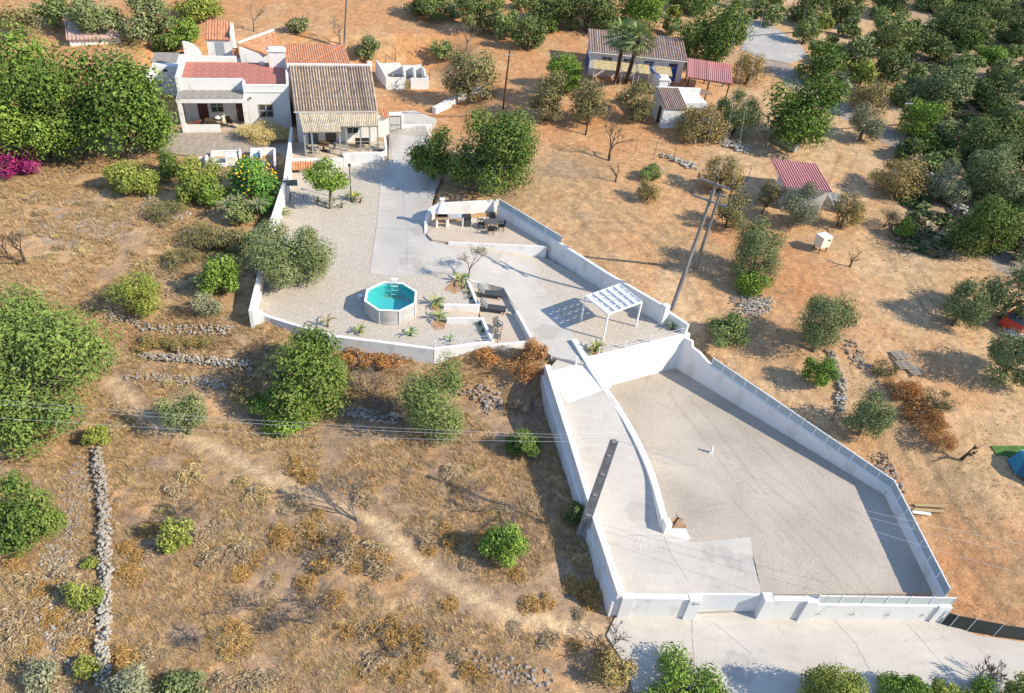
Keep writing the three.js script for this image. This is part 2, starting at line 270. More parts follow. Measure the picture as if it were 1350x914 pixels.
// wall along plan points that carry their own top height; foot = height or function
function wallGeo(list, t, foot, side = 0) {
  const n = list.length, Lp = [], Rp = [];
  for (let i = 0; i < n; i++) {
    const a = list[Math.max(0, i - 1)], b = list[Math.min(n - 1, i + 1)], p = list[i];
    const d1 = V3(p.x - a.x, 0, p.z - a.z), d2 = V3(b.x - p.x, 0, b.z - p.z); if (!d1.lengthSq()) d1.copy(d2); if (!d2.lengthSq()) d2.copy(d1); d1.normalize(); d2.normalize();
    const m = d1.clone().add(d2).normalize(), nn = V3(-m.z, 0, m.x), k = Math.min(2.2, 1 / Math.max(0.3, m.dot(d1)));
    Lp.push(V3(p.x, p.y, p.z).addScaledVector(nn, -t / 2 * k + side * t / 2 * k)); Rp.push(V3(p.x, p.y, p.z).addScaledVector(nn, t / 2 * k + side * t / 2 * k));
  }
  const out = [], uv = []; let s = 0; const f = (p) => typeof foot === 'function' ? foot(p.x, p.z) : foot;
  const quad = (a, b, c, d, u0, u1) => { for (const [p, u] of [[a, u0], [b, u1], [c, u1], [a, u0], [c, u1], [d, u0]]) { out.push(p.x, p.y, p.z); uv.push(u, p.y); } };
  const dn = (p) => V3(p.x, f(p), p.z);
  for (let i = 0; i < n - 1; i++) {
    const l = list[i].distanceTo(list[i + 1]);
    quad(dn(Lp[i + 1]), dn(Lp[i]), Lp[i], Lp[i + 1], s + l, s); quad(dn(Rp[i]), dn(Rp[i + 1]), Rp[i + 1], Rp[i], s, s + l);
    const a = Rp[i], b = Rp[i + 1], c = Lp[i + 1], d = Lp[i]; for (const p of [a, b, c, a, c, d]) { out.push(p.x, p.y, p.z); uv.push(p.x, p.z); } s += l;
  }
  quad(dn(Lp[0]), dn(Rp[0]), Rp[0], Lp[0], 0, t); quad(dn(Rp[n - 1]), dn(Lp[n - 1]), Lp[n - 1], Rp[n - 1], 0, t);
  return soup(out, uv);
}
const wall = (label, list, t, foot, m = MAT.white, name = 'white_wall') => solo(name, wallGeo(list, t, foot), m, label, 'wall');

// ---------------------------------------------------------------- courtyard, ramp, yard and road
const foot = (x, z) => hill(x, z) - 1.2;
sheet('gravel_courtyard', pts([[331, 420], [345, 414], [357, 421], [437, 444], [572, 461], [650, 451], [637, 421], [589, 420], [585, 402], [631, 402], [614, 363], [664, 380], [681, 409], [702, 450], [727, 470], [768, 480], [790, 468], [905, 440], [873, 425], [795, 380], [721, 341]], 0).concat([at(657, 285, BBQ), at(566, 300, BBQ), at(570, 270, 0.9), at(582, 238, 1.2), at(560, 178, 2), at(513, 175, 2), houseXZ(18.75, 5.9), houseXZ(14.6, 5.95), houseXZ(9.8, 6.2), at(345, 330, 0.5)]), court, MAT.court, { skirt: 0.5 });
sheet('concrete_driveway', onC([[487, 361], [515, 364], [545, 364], [580, 358], [612, 361], [620, 369], [664, 380], [681, 409], [703, 450], [727, 470], [766, 480], [757, 449], [751, 432], [738, 415], [727, 398], [716, 378], [709, 358], [704, 342], [650, 335], [596, 327], [562, 315], [559, 296], [566, 268], [580, 238], [559, 180], [514, 178], [516, 205], [511, 228], [501, 236], [500, 262], [496, 300], [491, 335]]), (x, z) => court(x, z) + 0.025, MAT.concrete, { skirt: 0.4, max: 0.9 });
{ // lower yard: gravel raked and driven over; rake marks are ridges and turned-up finer grit, long pairs include painted wire shadow
  const n = 2048, cv = document.createElement('canvas'); cv.width = cv.height = n; const c = cv.getContext('2d'), r = seeded(5), S = n / 26;
  const img = c.createImageData(n, n); for (let j = 0; j < n; j++) for (let i = 0; i < n; i++) { const k = (j * n + i) * 4, g = 172 + 46 * (hash(i, j, 3) - 0.5) + 30 * (hash(i >> 1, j >> 1, 4) - 0.5) + 44 * (fbm(i / 260, j / 260, 4, 5) - 0.5); img.data[k] = g + 4; img.data[k + 1] = g - 1; img.data[k + 2] = g - 7; img.data[k + 3] = 255; }
  c.putImageData(img, 0, 0);
  const X = (x) => (x - 2) * S, Z = (z) => (z + 46) * S;
  for (let k = 0; k < 1500; k++) { // rake strokes in fans
    const x = rr(5, 25, r), z = rr(-43, -22, r); if (fbm(x * 0.3, z * 0.3, 3, 18) < 0.45) continue; const a = 0.9 + 1.6 * (fbm(x * 0.16, z * 0.16, 2, 8) - 0.5) * 3, l = rr(0.25, 1.1, r), b = rr(-0.5, 0.5, r);
    c.strokeStyle = r() < 0.55 ? `rgba(104,94,84,${rr(0.1, 0.4, r)})` : `rgba(222,214,203,${rr(0.1, 0.35, r)})`; c.lineWidth = rr(1, 3, r); c.beginPath(); c.moveTo(X(x), Z(z)); c.quadraticCurveTo(X(x + Math.cos(a + b) * l / 2), Z(z + Math.sin(a + b) * l / 2), X(x + Math.cos(a) * l), Z(z + Math.sin(a) * l)); c.stroke();
  }
  for (let k = 0; k < 5; k++) { // tyre marks, with diagonal wire shadows painted in as the same paired lines
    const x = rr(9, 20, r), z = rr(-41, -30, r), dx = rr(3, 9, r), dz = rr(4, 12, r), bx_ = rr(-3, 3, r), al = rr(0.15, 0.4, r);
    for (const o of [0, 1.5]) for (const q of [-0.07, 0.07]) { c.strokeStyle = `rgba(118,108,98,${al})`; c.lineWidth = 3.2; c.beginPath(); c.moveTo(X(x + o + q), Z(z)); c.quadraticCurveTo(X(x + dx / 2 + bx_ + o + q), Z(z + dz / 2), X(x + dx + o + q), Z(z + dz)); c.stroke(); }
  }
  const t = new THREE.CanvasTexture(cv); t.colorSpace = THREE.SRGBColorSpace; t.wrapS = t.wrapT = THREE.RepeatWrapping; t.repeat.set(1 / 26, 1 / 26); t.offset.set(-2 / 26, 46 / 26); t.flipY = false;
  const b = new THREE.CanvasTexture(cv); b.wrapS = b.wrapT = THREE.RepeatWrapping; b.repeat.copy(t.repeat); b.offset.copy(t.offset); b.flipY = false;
  const end = at(882, 706, YARD);
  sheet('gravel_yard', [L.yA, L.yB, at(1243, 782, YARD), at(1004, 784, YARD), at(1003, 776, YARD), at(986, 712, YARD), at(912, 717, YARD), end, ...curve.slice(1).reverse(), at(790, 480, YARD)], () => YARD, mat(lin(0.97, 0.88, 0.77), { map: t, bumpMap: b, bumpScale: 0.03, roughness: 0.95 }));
  const f0 = L.f0, f1 = L.f1;
  sheet('concrete_ramp', [...lane, at(1000, 806, ROAD), at(1004, 778, YARD), at(988, 711, YARD), at(912, 716, YARD), end, ...curve.slice(0).reverse()], rampY, MAT.ramp, { skirt: 1.2, max: 0.8 });
  sheet('white_ramp_head', [[724, 491], [780, 476], [806, 511], [748, 532]].map((p) => on(rampY, p[0], p[1])), (x, z) => rampY(x, z) + 0.008, MAT.white, { skirt: 0.005, max: 0.8 });
}
const roadFar = [at(800, 838, ROAD), at(811, 814, ROAD), at(1003, 806, ROAD), at(1238, 819, ROAD), at(1290, 838, ROAD), at(1360, 848, ROAD), at(1500, 858, ROAD)];
sheet('concrete_road', [...roadFar, at(1500, 930, ROAD), at(1350, 912, ROAD), at(1100, 915, ROAD), at(835, 912, ROAD), at(826, 880, ROAD)], () => ROAD, MAT.road, { skirt: 0.3 });

const tallFoot = (x, z) => Math.min(hill(x, z), 0) - 2;
wall('long white garden wall running from the old house down beside the yellow-flowering shrub', pts([[384, 168, 3.3], [381, 195, 3.0], [375, 238, 2.5], [354, 303, 1.75], [340, 368, 1.3], [330, 410, 1.15]]), 0.26, tallFoot);
wall('white garden wall corner beside the grey olive, stepping down toward the big green bush', pts([[330, 407, 1.15], [346, 411, 0.75]]), 0.3, -3.2);
wall('shaded white retaining wall below the round pool and the row of young palms', pts([[346, 414, 0.45], [357, 418, 0.36], [435, 442, 0.32], [572, 459.5, 0.32]]), 0.25, -3.2);
wall('sunlit white retaining wall between the pool terrace and the dry brush', pts([[572, 459.5, 0.325], [651, 450, 0.325]]), 0.25, -3.4);
wall('low white wall closing the sunlounger patio beside the orange bush', pts([[651, 455, -0.02], [703, 449.5, 0.0]]), 0.25, -3.6);
wall('white wall between the planted gravel and the two rattan chairs', pts([[650, 450, 0.4], [636, 420, 0.4]]), 0.22, -1.4);
wall('white stair wall facing the single palm seedling and gravel bed', pts([[637, 419.5, 0.42], [589, 419, 0.42]]), 0.22, -1.4);
wall('white stair wall on the side of the sunloungers', pts([[585, 401.5, 0.4], [630, 402, 0.4]]), 0.22, -1.4);
wall('white wall behind the heads of the two sunloungers', pts([[613, 360, 0.42], [630.5, 402, 0.42]]), 0.24, -1.4);
wall('white wall at the top of the sunlounger patio along the driveway', pts([[619, 369, 0.4], [664, 379, 0.05]]), 0.22, -1.4);
wall('low white wall between the sunlounger patio and the driveway top of the ramp', pts([[681, 409, 0.26], [701, 446, 0.26]]), 0.2, -1.4);
wall('concrete kerb between the sunlounger patio and the driveway bend', pts([[665, 381, 0.05], [680, 408, 0.05]]), 0.2, -1.4, MAT.concrete, 'concrete_kerb');
sheet('patio_floor', pts([[612, 364], [622, 366], [668, 382], [702, 448], [703, 463], [648, 463], [637, 432], [636, 425], [632, 412], [626, 395]], PATIO), () => PATIO, MAT.tile, { skirt: 0.5 });
{ // steps from the pool terrace down to the patio
  const a = at(587, 411, 0), b = at(634, 419, PATIO), t = thing('garden_steps', 'short flight of pale steps between two white walls leading down to the sunloungers', 'steps', V3());
  const d = V3(b.x - a.x, 0, b.z - a.z), len = d.length(), n = 4; d.normalize(); const ang = Math.atan2(-d.z, d.x), wd = 1.05;
  for (let k = 0; k < n; k++) { const h = -(k + 0.02) * 0.27 / n, s0 = k === 0 ? -0.2 : len * (0.3 + 0.62 * k / n), s1 = len * (0.3 + 0.62 * (k + 1) / n) + 0.03, m = (s0 + s1) / 2; part('step', bx(s1 - s0, 1.3, wd, 0, 0, 0, ang).translate(a.x + d.x * m, h - 0.65 - 0.003 * k, a.z + d.z * m), MAT.tile, t); }
}
// barbecue terrace
sheet('barbecue_terrace', pts([[563, 309], [564, 290], [575, 276], [590, 270], [659, 268], [730, 326], [722, 325], [592, 319], [570, 316]], BBQ), () => BBQ, MAT.tile, { skirt: 0.35 });
{ const q = new THREE.CatmullRomCurve3([[561.5, 308, 0.95], [561.5, 296, 1.2], [563, 284, 1.75], [569, 274, 2.15], [579, 269, 2.3], [592, 267.2, 2.32]].map((p) => at(...p))).getPoints(18); q.push(at(657, 263.5, 2.32)); wall('white curved back wall behind the barbecue under the carob tree', q, 0.24, -0.3); }
const eastWall = pts([[657, 271, 2.0], [739, 320.5, 1.72], [803, 361, 1.6], [874, 402, 1.5]]);
wall('long shaded white wall from the barbecue terrace past the white pergola', eastWall, 0.24, -0.8);
{ const p = eastWall[3]; const g = bx(0.45, 2.6, 0.45, p.x + 0.2, 0.4, p.z + 0.25, 0.6); solo('wall_pillar', g, MAT.white, 'white wall pillar at the foot of the tall double utility pole', 'pillar'); }
wall('low white wall end between the tall utility pole and the yard', pts([[882, 411, 0.95], [908, 428, 0.9]]), 0.24, -3.3);
wall('white front wall of the barbecue terrace facing the driveway', pts([[591, 319, BBQ + 0.03], [721, 325, BBQ + 0.03]]), 0.16, -0.5);
// retaining wall over the lower yard
const retain = pts([[909, 439, 0.06], [790, 468.5, 0.06], [776, 472, 0.06]]);
wall('tall sunlit white retaining wall between the pergola and the lower gravel yard', retain, 0.3, -3.6);
wall('curved white wall sweeping down between the ramp and the gravel yard', new THREE.CatmullRomCurve3(curve).getPoints(36), 0.4, -3.7);
{ const p = at(880, 690, -2.35); solo('wall_pillar', bx(0.4, 1.5, 0.5, p.x, -2.95, p.z, 0.3), MAT.white, 'short white pillar ending the curved ramp wall beside the brown stump', 'pillar');
  sheet('concrete_slab', pts([[879, 703], [885, 697], [904, 697], [910, 710], [900, 714], [882, 712]], YARD + 0.07), () => YARD + 0.07, MAT.white, { skirt: 0.2 }); }
wall('straight white parapet wall along the outer side of the ramp', lane, 0.38, -6.2);
{ const q = lane.map((p, i) => V3(p.x - 0.18, p.y - [0.9, 1.0, 1.0, 0.75][i], p.z + 0.03)); wall('thicker shaded white plinth under the ramp parapet on the scrub side', q, 0.34, -6.4); }
const yardWall = [at(911, 447, -0.25), at(914, 455, -0.45), at(925, 463, -0.7)]; { const a = L.yA, b = L.yB, e = b.clone().sub(a).normalize(), nrm = V3(-e.z, 0, e.x), o = nrm.multiplyScalar(e.x * 0 + 0.12);
  const A = a.clone().add(o), B = b.clone().add(o), F = at(1246, 786, -2.42); A.y = -0.15; const list = [A]; for (let k = 1; k <= 6; k++) { const p = A.clone().lerp(B, k / 6); p.y = mix(-0.95, -2.42, k / 6); if (k === 1) { const s = A.clone().lerp(B, 0.05); s.y = -0.15; const s2 = A.clone().lerp(B, 0.06); s2.y = -0.6; const s3 = A.clone().lerp(B, 0.1); s3.y = -0.7; list.push(s, s2, s3); } list.push(p); } F.y = -2.42; list.push(F);
  yardWall.length = 0; yardWall.push(...list); wall('long blue-shaded white yard wall carrying the grey panel fence', list, 0.24, -3.9); }

// fences of framed grey panels
function panelFence(label, list, h, step, m, y0 = 0, group) {
  const t = thing('panel_fence', label, 'fence', V3(), 0, group);
  for (let i = 0; i < list.length - 1; i++) {
    const a = list[i], b = list[i + 1], n = Math.max(1, Math.round(a.distanceTo(b) / step));
    for (let k = 0; k < n; k++) {
      const p = a.clone().lerp(b, k / n), q = a.clone().lerp(b, (k + 1) / n); p.y += y0; q.y += y0;
      part('panel', beam(p.clone().add(V3(0, h / 2, 0)), q.clone().add(V3(0, h / 2, 0)), 0.025, h - 0.08), m, t);
      part('post', bx(0.07, h + 0.08, 0.07, p.x, p.y + h / 2, p.z), MAT.whiteMetal, t); part('rail', beam(p.clone().add(V3(0, h - 0.02, 0)), q.clone().add(V3(0, h - 0.02, 0)), 0.055, 0.05), MAT.whiteMetal, t);
      part('rail', beam(p.clone().add(V3(0, 0.03, 0)), q.clone().add(V3(0, 0.03, 0)), 0.09, 0.06), MAT.whiteMetal, t);
      if (i === list.length - 2 && k === n - 1) part('post', bx(0.05, h + 0.06, 0.05, q.x, q.y + h / 2, q.z), MAT.steel, t);
    }
  }
  return t;
}
panelFence('grey panel fence on the shaded wall of the lower gravel yard', yardWall.slice(4), 0.68, 1.05, MAT.screen);
panelFence('grey panel fence on the wall beside the barbecue terrace', [eastWall[0], eastWall[1]].map((p) => V3(p.x + 0.05, p.y, p.z - 0.02)), 0.62, 1.7, MAT.screen);

// street front
{
  const f0 = L.f0, f1 = L.f1, e = f1.clone().sub(f0).normalize(), n = V3(-e.z, 0, e.x), S = (px) => { const p = at(px, 815, ROAD); return p.sub(f0).dot(e); }, ang = Math.atan2(-e.z, e.x);
  const blk = (s0, s1, y0, y1, d0, d1) => { const c = (s0 + s1) / 2, q = f0.clone().addScaledVector(e, c).addScaledVector(n, (d0 + d1) / 2); return bx(s1 - s0, y1 - y0, Math.abs(d1 - d0), 0, 0, 0, ang).translate(q.x, (y0 + y1) / 2, q.z); };
  const Y0 = ROAD - 0.3, t = thing('street_wall', 'low white street wall with pillars facing the concrete road', 'wall', V3());
  const s = { a: S(813), b: S(828), c: S(899), d: S(915), e: S(996), f: S(1008), g: S(1049), h: S(1064), i: S(1222), j: S(1238) };
  part('wall_panel', blk(s.b, s.c, Y0, -1.78, -0.02, -0.26), MAT.white, t);
  part('pillar', blk(s.a, s.b, Y0, -1.7, 0.06, -0.32), MAT.white, t);
  part('pillar', blk(s.c, s.d, Y0, -1.7, 0.1, -0.34), MAT.white, t);
  part('pillar', blk(s.e, s.f, Y0, -1.76, 0.03, -0.5), MAT.white, t);
  part('wall_panel', blk(s.f, s.g, Y0, -1.78, -0.02, -0.26), MAT.white, t);
  part('pillar', blk(s.g, s.h, Y0, -1.72, 0.12, -0.32), MAT.white, t);
  part('wall_panel', blk(s.h, s.i, Y0, -2.15, -0.02, -0.26), MAT.white, t);
  part('pillar', blk(s.i, s.j, Y0, -2.1, 0.07, -0.32), MAT.white, t);
  for (const px of [1075, 1120, 1165, 1210]) part('drain_spout', blk(S(px), S(px) + 0.1, -2.95, -2.87, 0.06, -0.02), MAT.steel, t);
  part('coping', blk(s.b, s.c, -1.778, -1.73, 0.02, -0.3), MAT.white, t); part('coping', blk(s.f, s.g, -1.778, -1.73, 0.02, -0.3), MAT.white, t);
  const P = (ss, y) => f0.clone().addScaledVector(e, ss).addScaledVector(n, -0.13).setY(y);
  panelFence('pale grey screen fence on top of the street wall', [P(s.h + 0.03, -2.14), P(s.j, -2.14)], 0.72, 1.2, mat(lin(0.5, 0.54, 0.52), { roughness: 0.6 }));
  const g = thing('sliding_gate', 'pale grey corrugated sliding gate closing the drive at the road', 'gate', V3()), gm = mat(lin(0.66, 0.68, 0.69), { roughness: 0.5 });
  const w = s.e - s.d, cnt = 22; for (let k = 0; k < cnt; k++) part('slat', blk(s.d + w * k / cnt + 0.008, s.d + w * (k + 1) / cnt - 0.008, ROAD + 0.06, -1.9, -0.4, -0.43), gm, g);
  part('gate_rail', blk(s.d - 0.05, s.e - 0.01, -1.93, -1.86, -0.432, -0.47), MAT.whiteMetal, g); part('gate_rail', blk(s.d - 0.05, s.e - 0.01, ROAD + 0.05, ROAD + 0.12, -0.432, -0.47), MAT.whiteMetal, g);
  const lab = thing('letter_box', 'small grey letter box on the gate pillar', 'letter box', V3()); part('box', blk(s.c + 0.28, s.c + 0.52, -2.0, -1.84, 0.16, 0.105), MAT.steel, lab); part('flap', blk(s.c + 0.3, s.c + 0.5, -1.9, -1.87, 0.175, 0.162), MAT.dark, lab);
}
{ // dark green screened fence along the road, holding back the earth
  const list = [[1240, 822], [1252, 826], [1275, 831], [1310, 838], [1360, 845], [1440, 852]].map((p) => at(p[0], p[1], ROAD)); const t = thing('netting_fence', 'dark green netting fence along the road below the orange earth', 'fence', V3()), m = mat(lin(0.035, 0.045, 0.04), { roughness: 0.9 });
  for (let i = 0; i < list.length - 1; i++) { const a = list[i], b = list[i + 1], n = Math.max(1, Math.round(a.distanceTo(b) / 1.6)); for (let k = 0; k < n; k++) { const p = a.clone().lerp(b, k / n), q = a.clone().lerp(b, (k + 1) / n); const sag = 0.06 * Math.sin(k * 2.1 + i); part('net_panel', beam(V3(p.x, ROAD + 0.5, p.z), V3(q.x, ROAD + 0.5 + sag, q.z), 0.03, 1.1), m, t); part('post', cyl(0.03, 0.03, 1.3, p.x, ROAD - 0.1, p.z, 6), MAT.steel, t); } }
}

// railings: white posts with thin cables
function railing(label, list, h, step) {
  const t = thing('railing', label, 'railing', V3());
  for (let i = 0; i < list.length - 1; i++) { const a = list[i], b = list[i + 1], n = Math.max(1, Math.round(a.distanceTo(b) / step)); for (let k = 0; k <= n; k++) { if (k === n && i < list.length - 2) continue; const p = a.clone().lerp(b, k / n); part('post', bx(0.09, h, 0.09, p.x, p.y + h / 2, p.z), MAT.whiteMetal, t); }
    for (const f of [0.4, 0.85]) part('cable', bar(a.clone().add(V3(0, h * f, 0)), b.clone().add(V3(0, h * f, 0)), 0.012), MAT.steel, t); }
}
railing('white post railing above the gravel yard at the pergola', pts([[789, 467.5, 0.06], [824, 459, 0.06], [857, 451.5, 0.06], [904, 439.5, 0.06]]), 0.62, 9);
railing('white post railing on the wall below the pool terrace stairs', pts([[573, 458.5, 0.32], [607, 454, 0.32], [649, 450, 0.32]]), 0.6, 9);
railing('single barrier rail at the head of the ramp', [on(rampY, 727, 473), on(rampY, 759, 481)], 0.75, 9);

// ---------------------------------------------------------------- things in the compound
{ // pool
  const c = at(515.5, 390.5, 1.22), t = thing('round_pool', 'round above-ground pool with whitewashed plank sides, octagonal white rim and turquoise water', 'pool', V3(c.x, 0, c.z)), r = 1.86;
  for (let k = 0; k < 4; k++) { const g = new THREE.CylinderGeometry(r, r, 0.282, 40, 1, true); g.translate(0, 0.15 + k * 0.295, 0); const p = g.attributes.position; for (let i = 0; i < p.count; i++) { const a = Math.atan2(p.getZ(i), p.getX(i)); g.attributes.uv.setXY(i, a * r * 0.12 + k * 0.31, p.getY(i) * 0.5 + k * 0.37); } part('plank', g, mat(lin(0.98, 0.96, 0.94), { map: tGrain, roughness: 0.7 }), t); }
  part('plank_backing', new THREE.CylinderGeometry(r - 0.012, r - 0.012, 1.16, 40, 1, true).translate(0, 0.6, 0), mat(lin(0.6, 0.58, 0.56)), t);
  const liner = mat(lin(0.16, 0.5, 0.5), { roughness: 0.6, side: THREE.DoubleSide });
  part('liner', new THREE.CylinderGeometry(r - 0.05, r - 0.05, 1.15, 40, 1, true).translate(0, 0.61, 0), liner, t); part('pool_floor', new THREE.CylinderGeometry(r - 0.05, r - 0.05, 0.04, 40).translate(0, 0.04, 0), mat(lin(0.2, 0.56, 0.56), { roughness: 0.6 }), t);
  const water = new THREE.CylinderGeometry(r - 0.06, r - 0.06, 0.01, 40).translate(0, 0.98, 0); part('water', water, new THREE.MeshPhysicalMaterial({ color: lin(0.72, 0.95, 0.94), transmission: 1, thickness: 0, roughness: 0.03, ior: 1.33 }), t);
  const a0 = 0.27, v = (k, q) => [Math.cos(a0 + k * Math.PI / 4) * q, Math.sin(a0 + k * Math.PI / 4) * q];
  for (let k = 0; k < 8; k++) {
    const [x0, z0] = v(k, r + 0.12), [x1, z1] = v(k + 1, r + 0.12), [x2, z2] = v(k + 1, r - 0.06), [x3, z3] = v(k, r - 0.06), s = new THREE.Shape([new THREE.Vector2(x0, -z0), new THREE.Vector2(x1, -z1), new THREE.Vector2(x2, -z2), new THREE.Vector2(x3, -z3)]);
    part('rim', new THREE.ExtrudeGeometry(s, { depth: 0.035, bevelEnabled: false }).rotateX(-Math.PI / 2).translate(0, 1.19 + 0.0015 * (k % 2), 0), MAT.whiteMetal, t);
    const [px, pz] = v(k, r + 0.03); part('upright', bx(0.06, 1.18, 0.12, px, 0.6, pz, -(a0 + k * Math.PI / 4)), mat(lin(0.55, 0.56, 0.57), { roughness: 0.5 }), t);
  }
  const la = -1.62, lad = thing('pool_ladder', 'white A-frame ladder straddling the rim of the pool', 'ladder', V3(c.x + Math.cos(la) * r, 0, c.z + Math.sin(la) * r), -la + Math.PI);
  for (const s of [-0.24, 0.24]) for (const d of [-1, 1]) part('leg', bar(V3(d * 0.42, 0.02, s), V3(d * 0.1, 1.72, s), 0.018), MAT.steel, lad);
  for (let k = 1; k < 5; k++) for (const d of [-1, 1]) { const f = k / 5.2, x = d * mix(0.42, 0.1, f); part('tread', bx(0.07, 0.025, 0.48, x, 0.02 + f * 1.7, 0), MAT.whiteMetal, lad); }
  part('top_plate', bx(0.3, 0.03, 0.5, 0, 1.45, 0), MAT.whiteMetal, lad);
  const sk = thing('pool_pump', 'small grey pool filter pump beside the pool', 'pump', V3(c.x - r - 0.55, 0, c.z - 0.7)); part('drum', cyl(0.16, 0.16, 0.42, 0, 0.02, 0, 14), MAT.steel, sk); part('lid', cyl(0.18, 0.15, 0.07, 0, 0.44, 0, 14), MAT.whiteMetal, sk); part('hose', bar(V3(0.1, 0.3, 0), V3(0.55, 0.75, 0.1), 0.03), MAT.steel, sk);
}
{ // pergola with sagging shade cloths
  const h = 2.2, A = at(772, 391, h), B = at(817, 375, h), C = at(846, 398.5, h), D = at(802, 414.5, h), t = thing('white_pergola', 'white metal pergola with rows of sagging white shade cloth', 'pergola', V3());
  const leg = (p) => part('leg', bx(0.1, h, 0.1, p.x, h / 2, p.z, 0.75), MAT.whiteMetal, t); [A, B, C, D].forEach(leg);
  for (const [p, q] of [[A, B], [B, C], [C, D], [D, A]]) part('beam', beam(p, q, 0.09, 0.11), MAT.whiteMetal, t);
  const cloth = mat(lin(0.62, 0.62, 0.61), { side: THREE.DoubleSide, roughness: 0.95 }), n = 5, rows = 4;
  for (let k = 1; k < rows; k++) part('cross_bar', beam(D.clone().lerp(A, k / rows), C.clone().lerp(B, k / rows), 0.045, 0.05), MAT.whiteMetal, t);
  for (let j = 0; j < rows; j++) { // one strip of cloth for each bay, hung in scallops between bars
    const o = [], P = (u, v) => { const a = D.clone().lerp(C, u), b = A.clone().lerp(B, u), p = a.lerp(b, v); p.y += 0.07 - 0.2 * Math.pow(Math.abs(Math.sin(u * n * Math.PI)), 0.8) * 0.7; return p; };
    const seg = n * 6; for (let k = 0; k < seg; k++) { const a = P(k / seg, (j + 0.07) / rows), b = P((k + 1) / seg, (j + 0.07) / rows), c = P((k + 1) / seg, (j + 0.93) / rows), d = P(k / seg, (j + 0.93) / rows); for (const p of [a, b, c, a, c, d]) o.push(p.x, p.y, p.z); }
    part('shade_cloth', soup(o), cloth, t);
  }
  for (let k = 1; k < n; k++) part('cloth_rod', bar(D.clone().lerp(C, k / n).add(V3(0, 0.1, 0)), A.clone().lerp(B, k / n).add(V3(0, 0.1, 0)), 0.014), MAT.steel, t);
}
function lounger(px, py, label) {
  const p = at(px, py, PATIO), t = thing('sun_lounger', label, 'sun lounger', p, -0.02);
  part('frame', merge([bx(1.9, 0.06, 0.05, 0.1, 0.26, 0.3), bx(1.9, 0.06, 0.05, 0.1, 0.26, -0.3), bx(0.05, 0.06, 0.56, 1.02, 0.26, 0), bx(0.05, 0.06, 0.56, -0.8, 0.26, 0)]), MAT.dark, t);
  for (const x of [-0.6, 0.9]) for (const z of [-0.28, 0.28]) part('leg', bx(0.06, 0.25, 0.06, x, 0.125, z), MAT.dark, t);
  part('seat_cushion', bx(1.42, 0.09, 0.64, 0.36, 0.34, 0), MAT.greyCloth, t);
  const b = bx(0.75, 0.09, 0.64, -0.37, 0, 0); b.rotateZ(-0.85); b.translate(-0.36, 0.36, 0); part('back_cushion', b, mat(lin(0.16, 0.17, 0.18), { roughness: 0.9 }), t);
}
lounger(644, 391, 'dark grey cushioned sunlounger next to the driveway wall'); lounger(648, 410, 'dark grey cushioned sunlounger next to the garden steps');
function gardenChair(p, turn, label, m, group, name = 'garden_chair') {
  const t = thing(name, label, 'chair', p, turn, group);
  part('seat', bx(0.5, 0.06, 0.5, 0, 0.42, 0), m, t); const b = bx(0.5, 0.5, 0.05, 0, 0.25, 0); b.rotateX(-0.2); b.translate(0, 0.44, -0.25); part('backrest', b, m, t);
  for (const x of [-0.22, 0.22]) { for (const z of [-0.2, 0.22]) part('leg', bx(0.04, 0.42, 0.04, x, 0.21, z), m, t); part('armrest', merge([bx(0.05, 0.04, 0.46, x * 1.15, 0.64, 0), bx(0.04, 0.22, 0.04, x * 1.15, 0.54, 0.2)]), m, t); }
}
const rattan = mat(lin(0.22, 0.21, 0.2), { map: tSpeck });
gardenChair(at(656, 435, PATIO), 0.8, 'grey rattan chair on the patio next to the lower sunlounger', rattan); gardenChair(at(654, 449, PATIO), 1.2, 'grey rattan chair in the patio corner under the white wall', rattan);
{ const t = thing('side_table', 'low grey side table between the two rattan chairs', 'table', at(650, 442, PATIO)); part('top', bx(0.45, 0.03, 0.45, 0, 0.42, 0), rattan, t); for (const x of [-0.18, 0.18]) for (const z of [-0.18, 0.18]) part('leg', bx(0.035, 0.41, 0.035, x, 0.205, z), rattan, t); }
{ // dining set on the barbecue terrace
  const p = at(647, 302, BBQ), t = thing('dining_table', 'dark grey square dining table on the barbecue terrace', 'table', p, 0.2); part('tabletop', bx(0.95, 0.05, 0.95, 0, 0.73, 0), mat(lin(0.1, 0.1, 0.1), { roughness: 0.5 }), t); for (const x of [-0.4, 0.4]) for (const z of [-0.4, 0.4]) part('leg', bx(0.06, 0.71, 0.06, x, 0.355, z), MAT.black, t);
  for (const [dx, dz, a] of [[-0.85, 0, 1.57], [0.85, 0, -1.57], [0.05, -0.85, 0], [0.05, 0.85, 3.14]]) gardenChair(V3(p.x + dx, BBQ, p.z + dz), a + 0.2, 'black chair around the dark dining table', MAT.black, 'black chairs around the dining table', 'dining_chair');
}
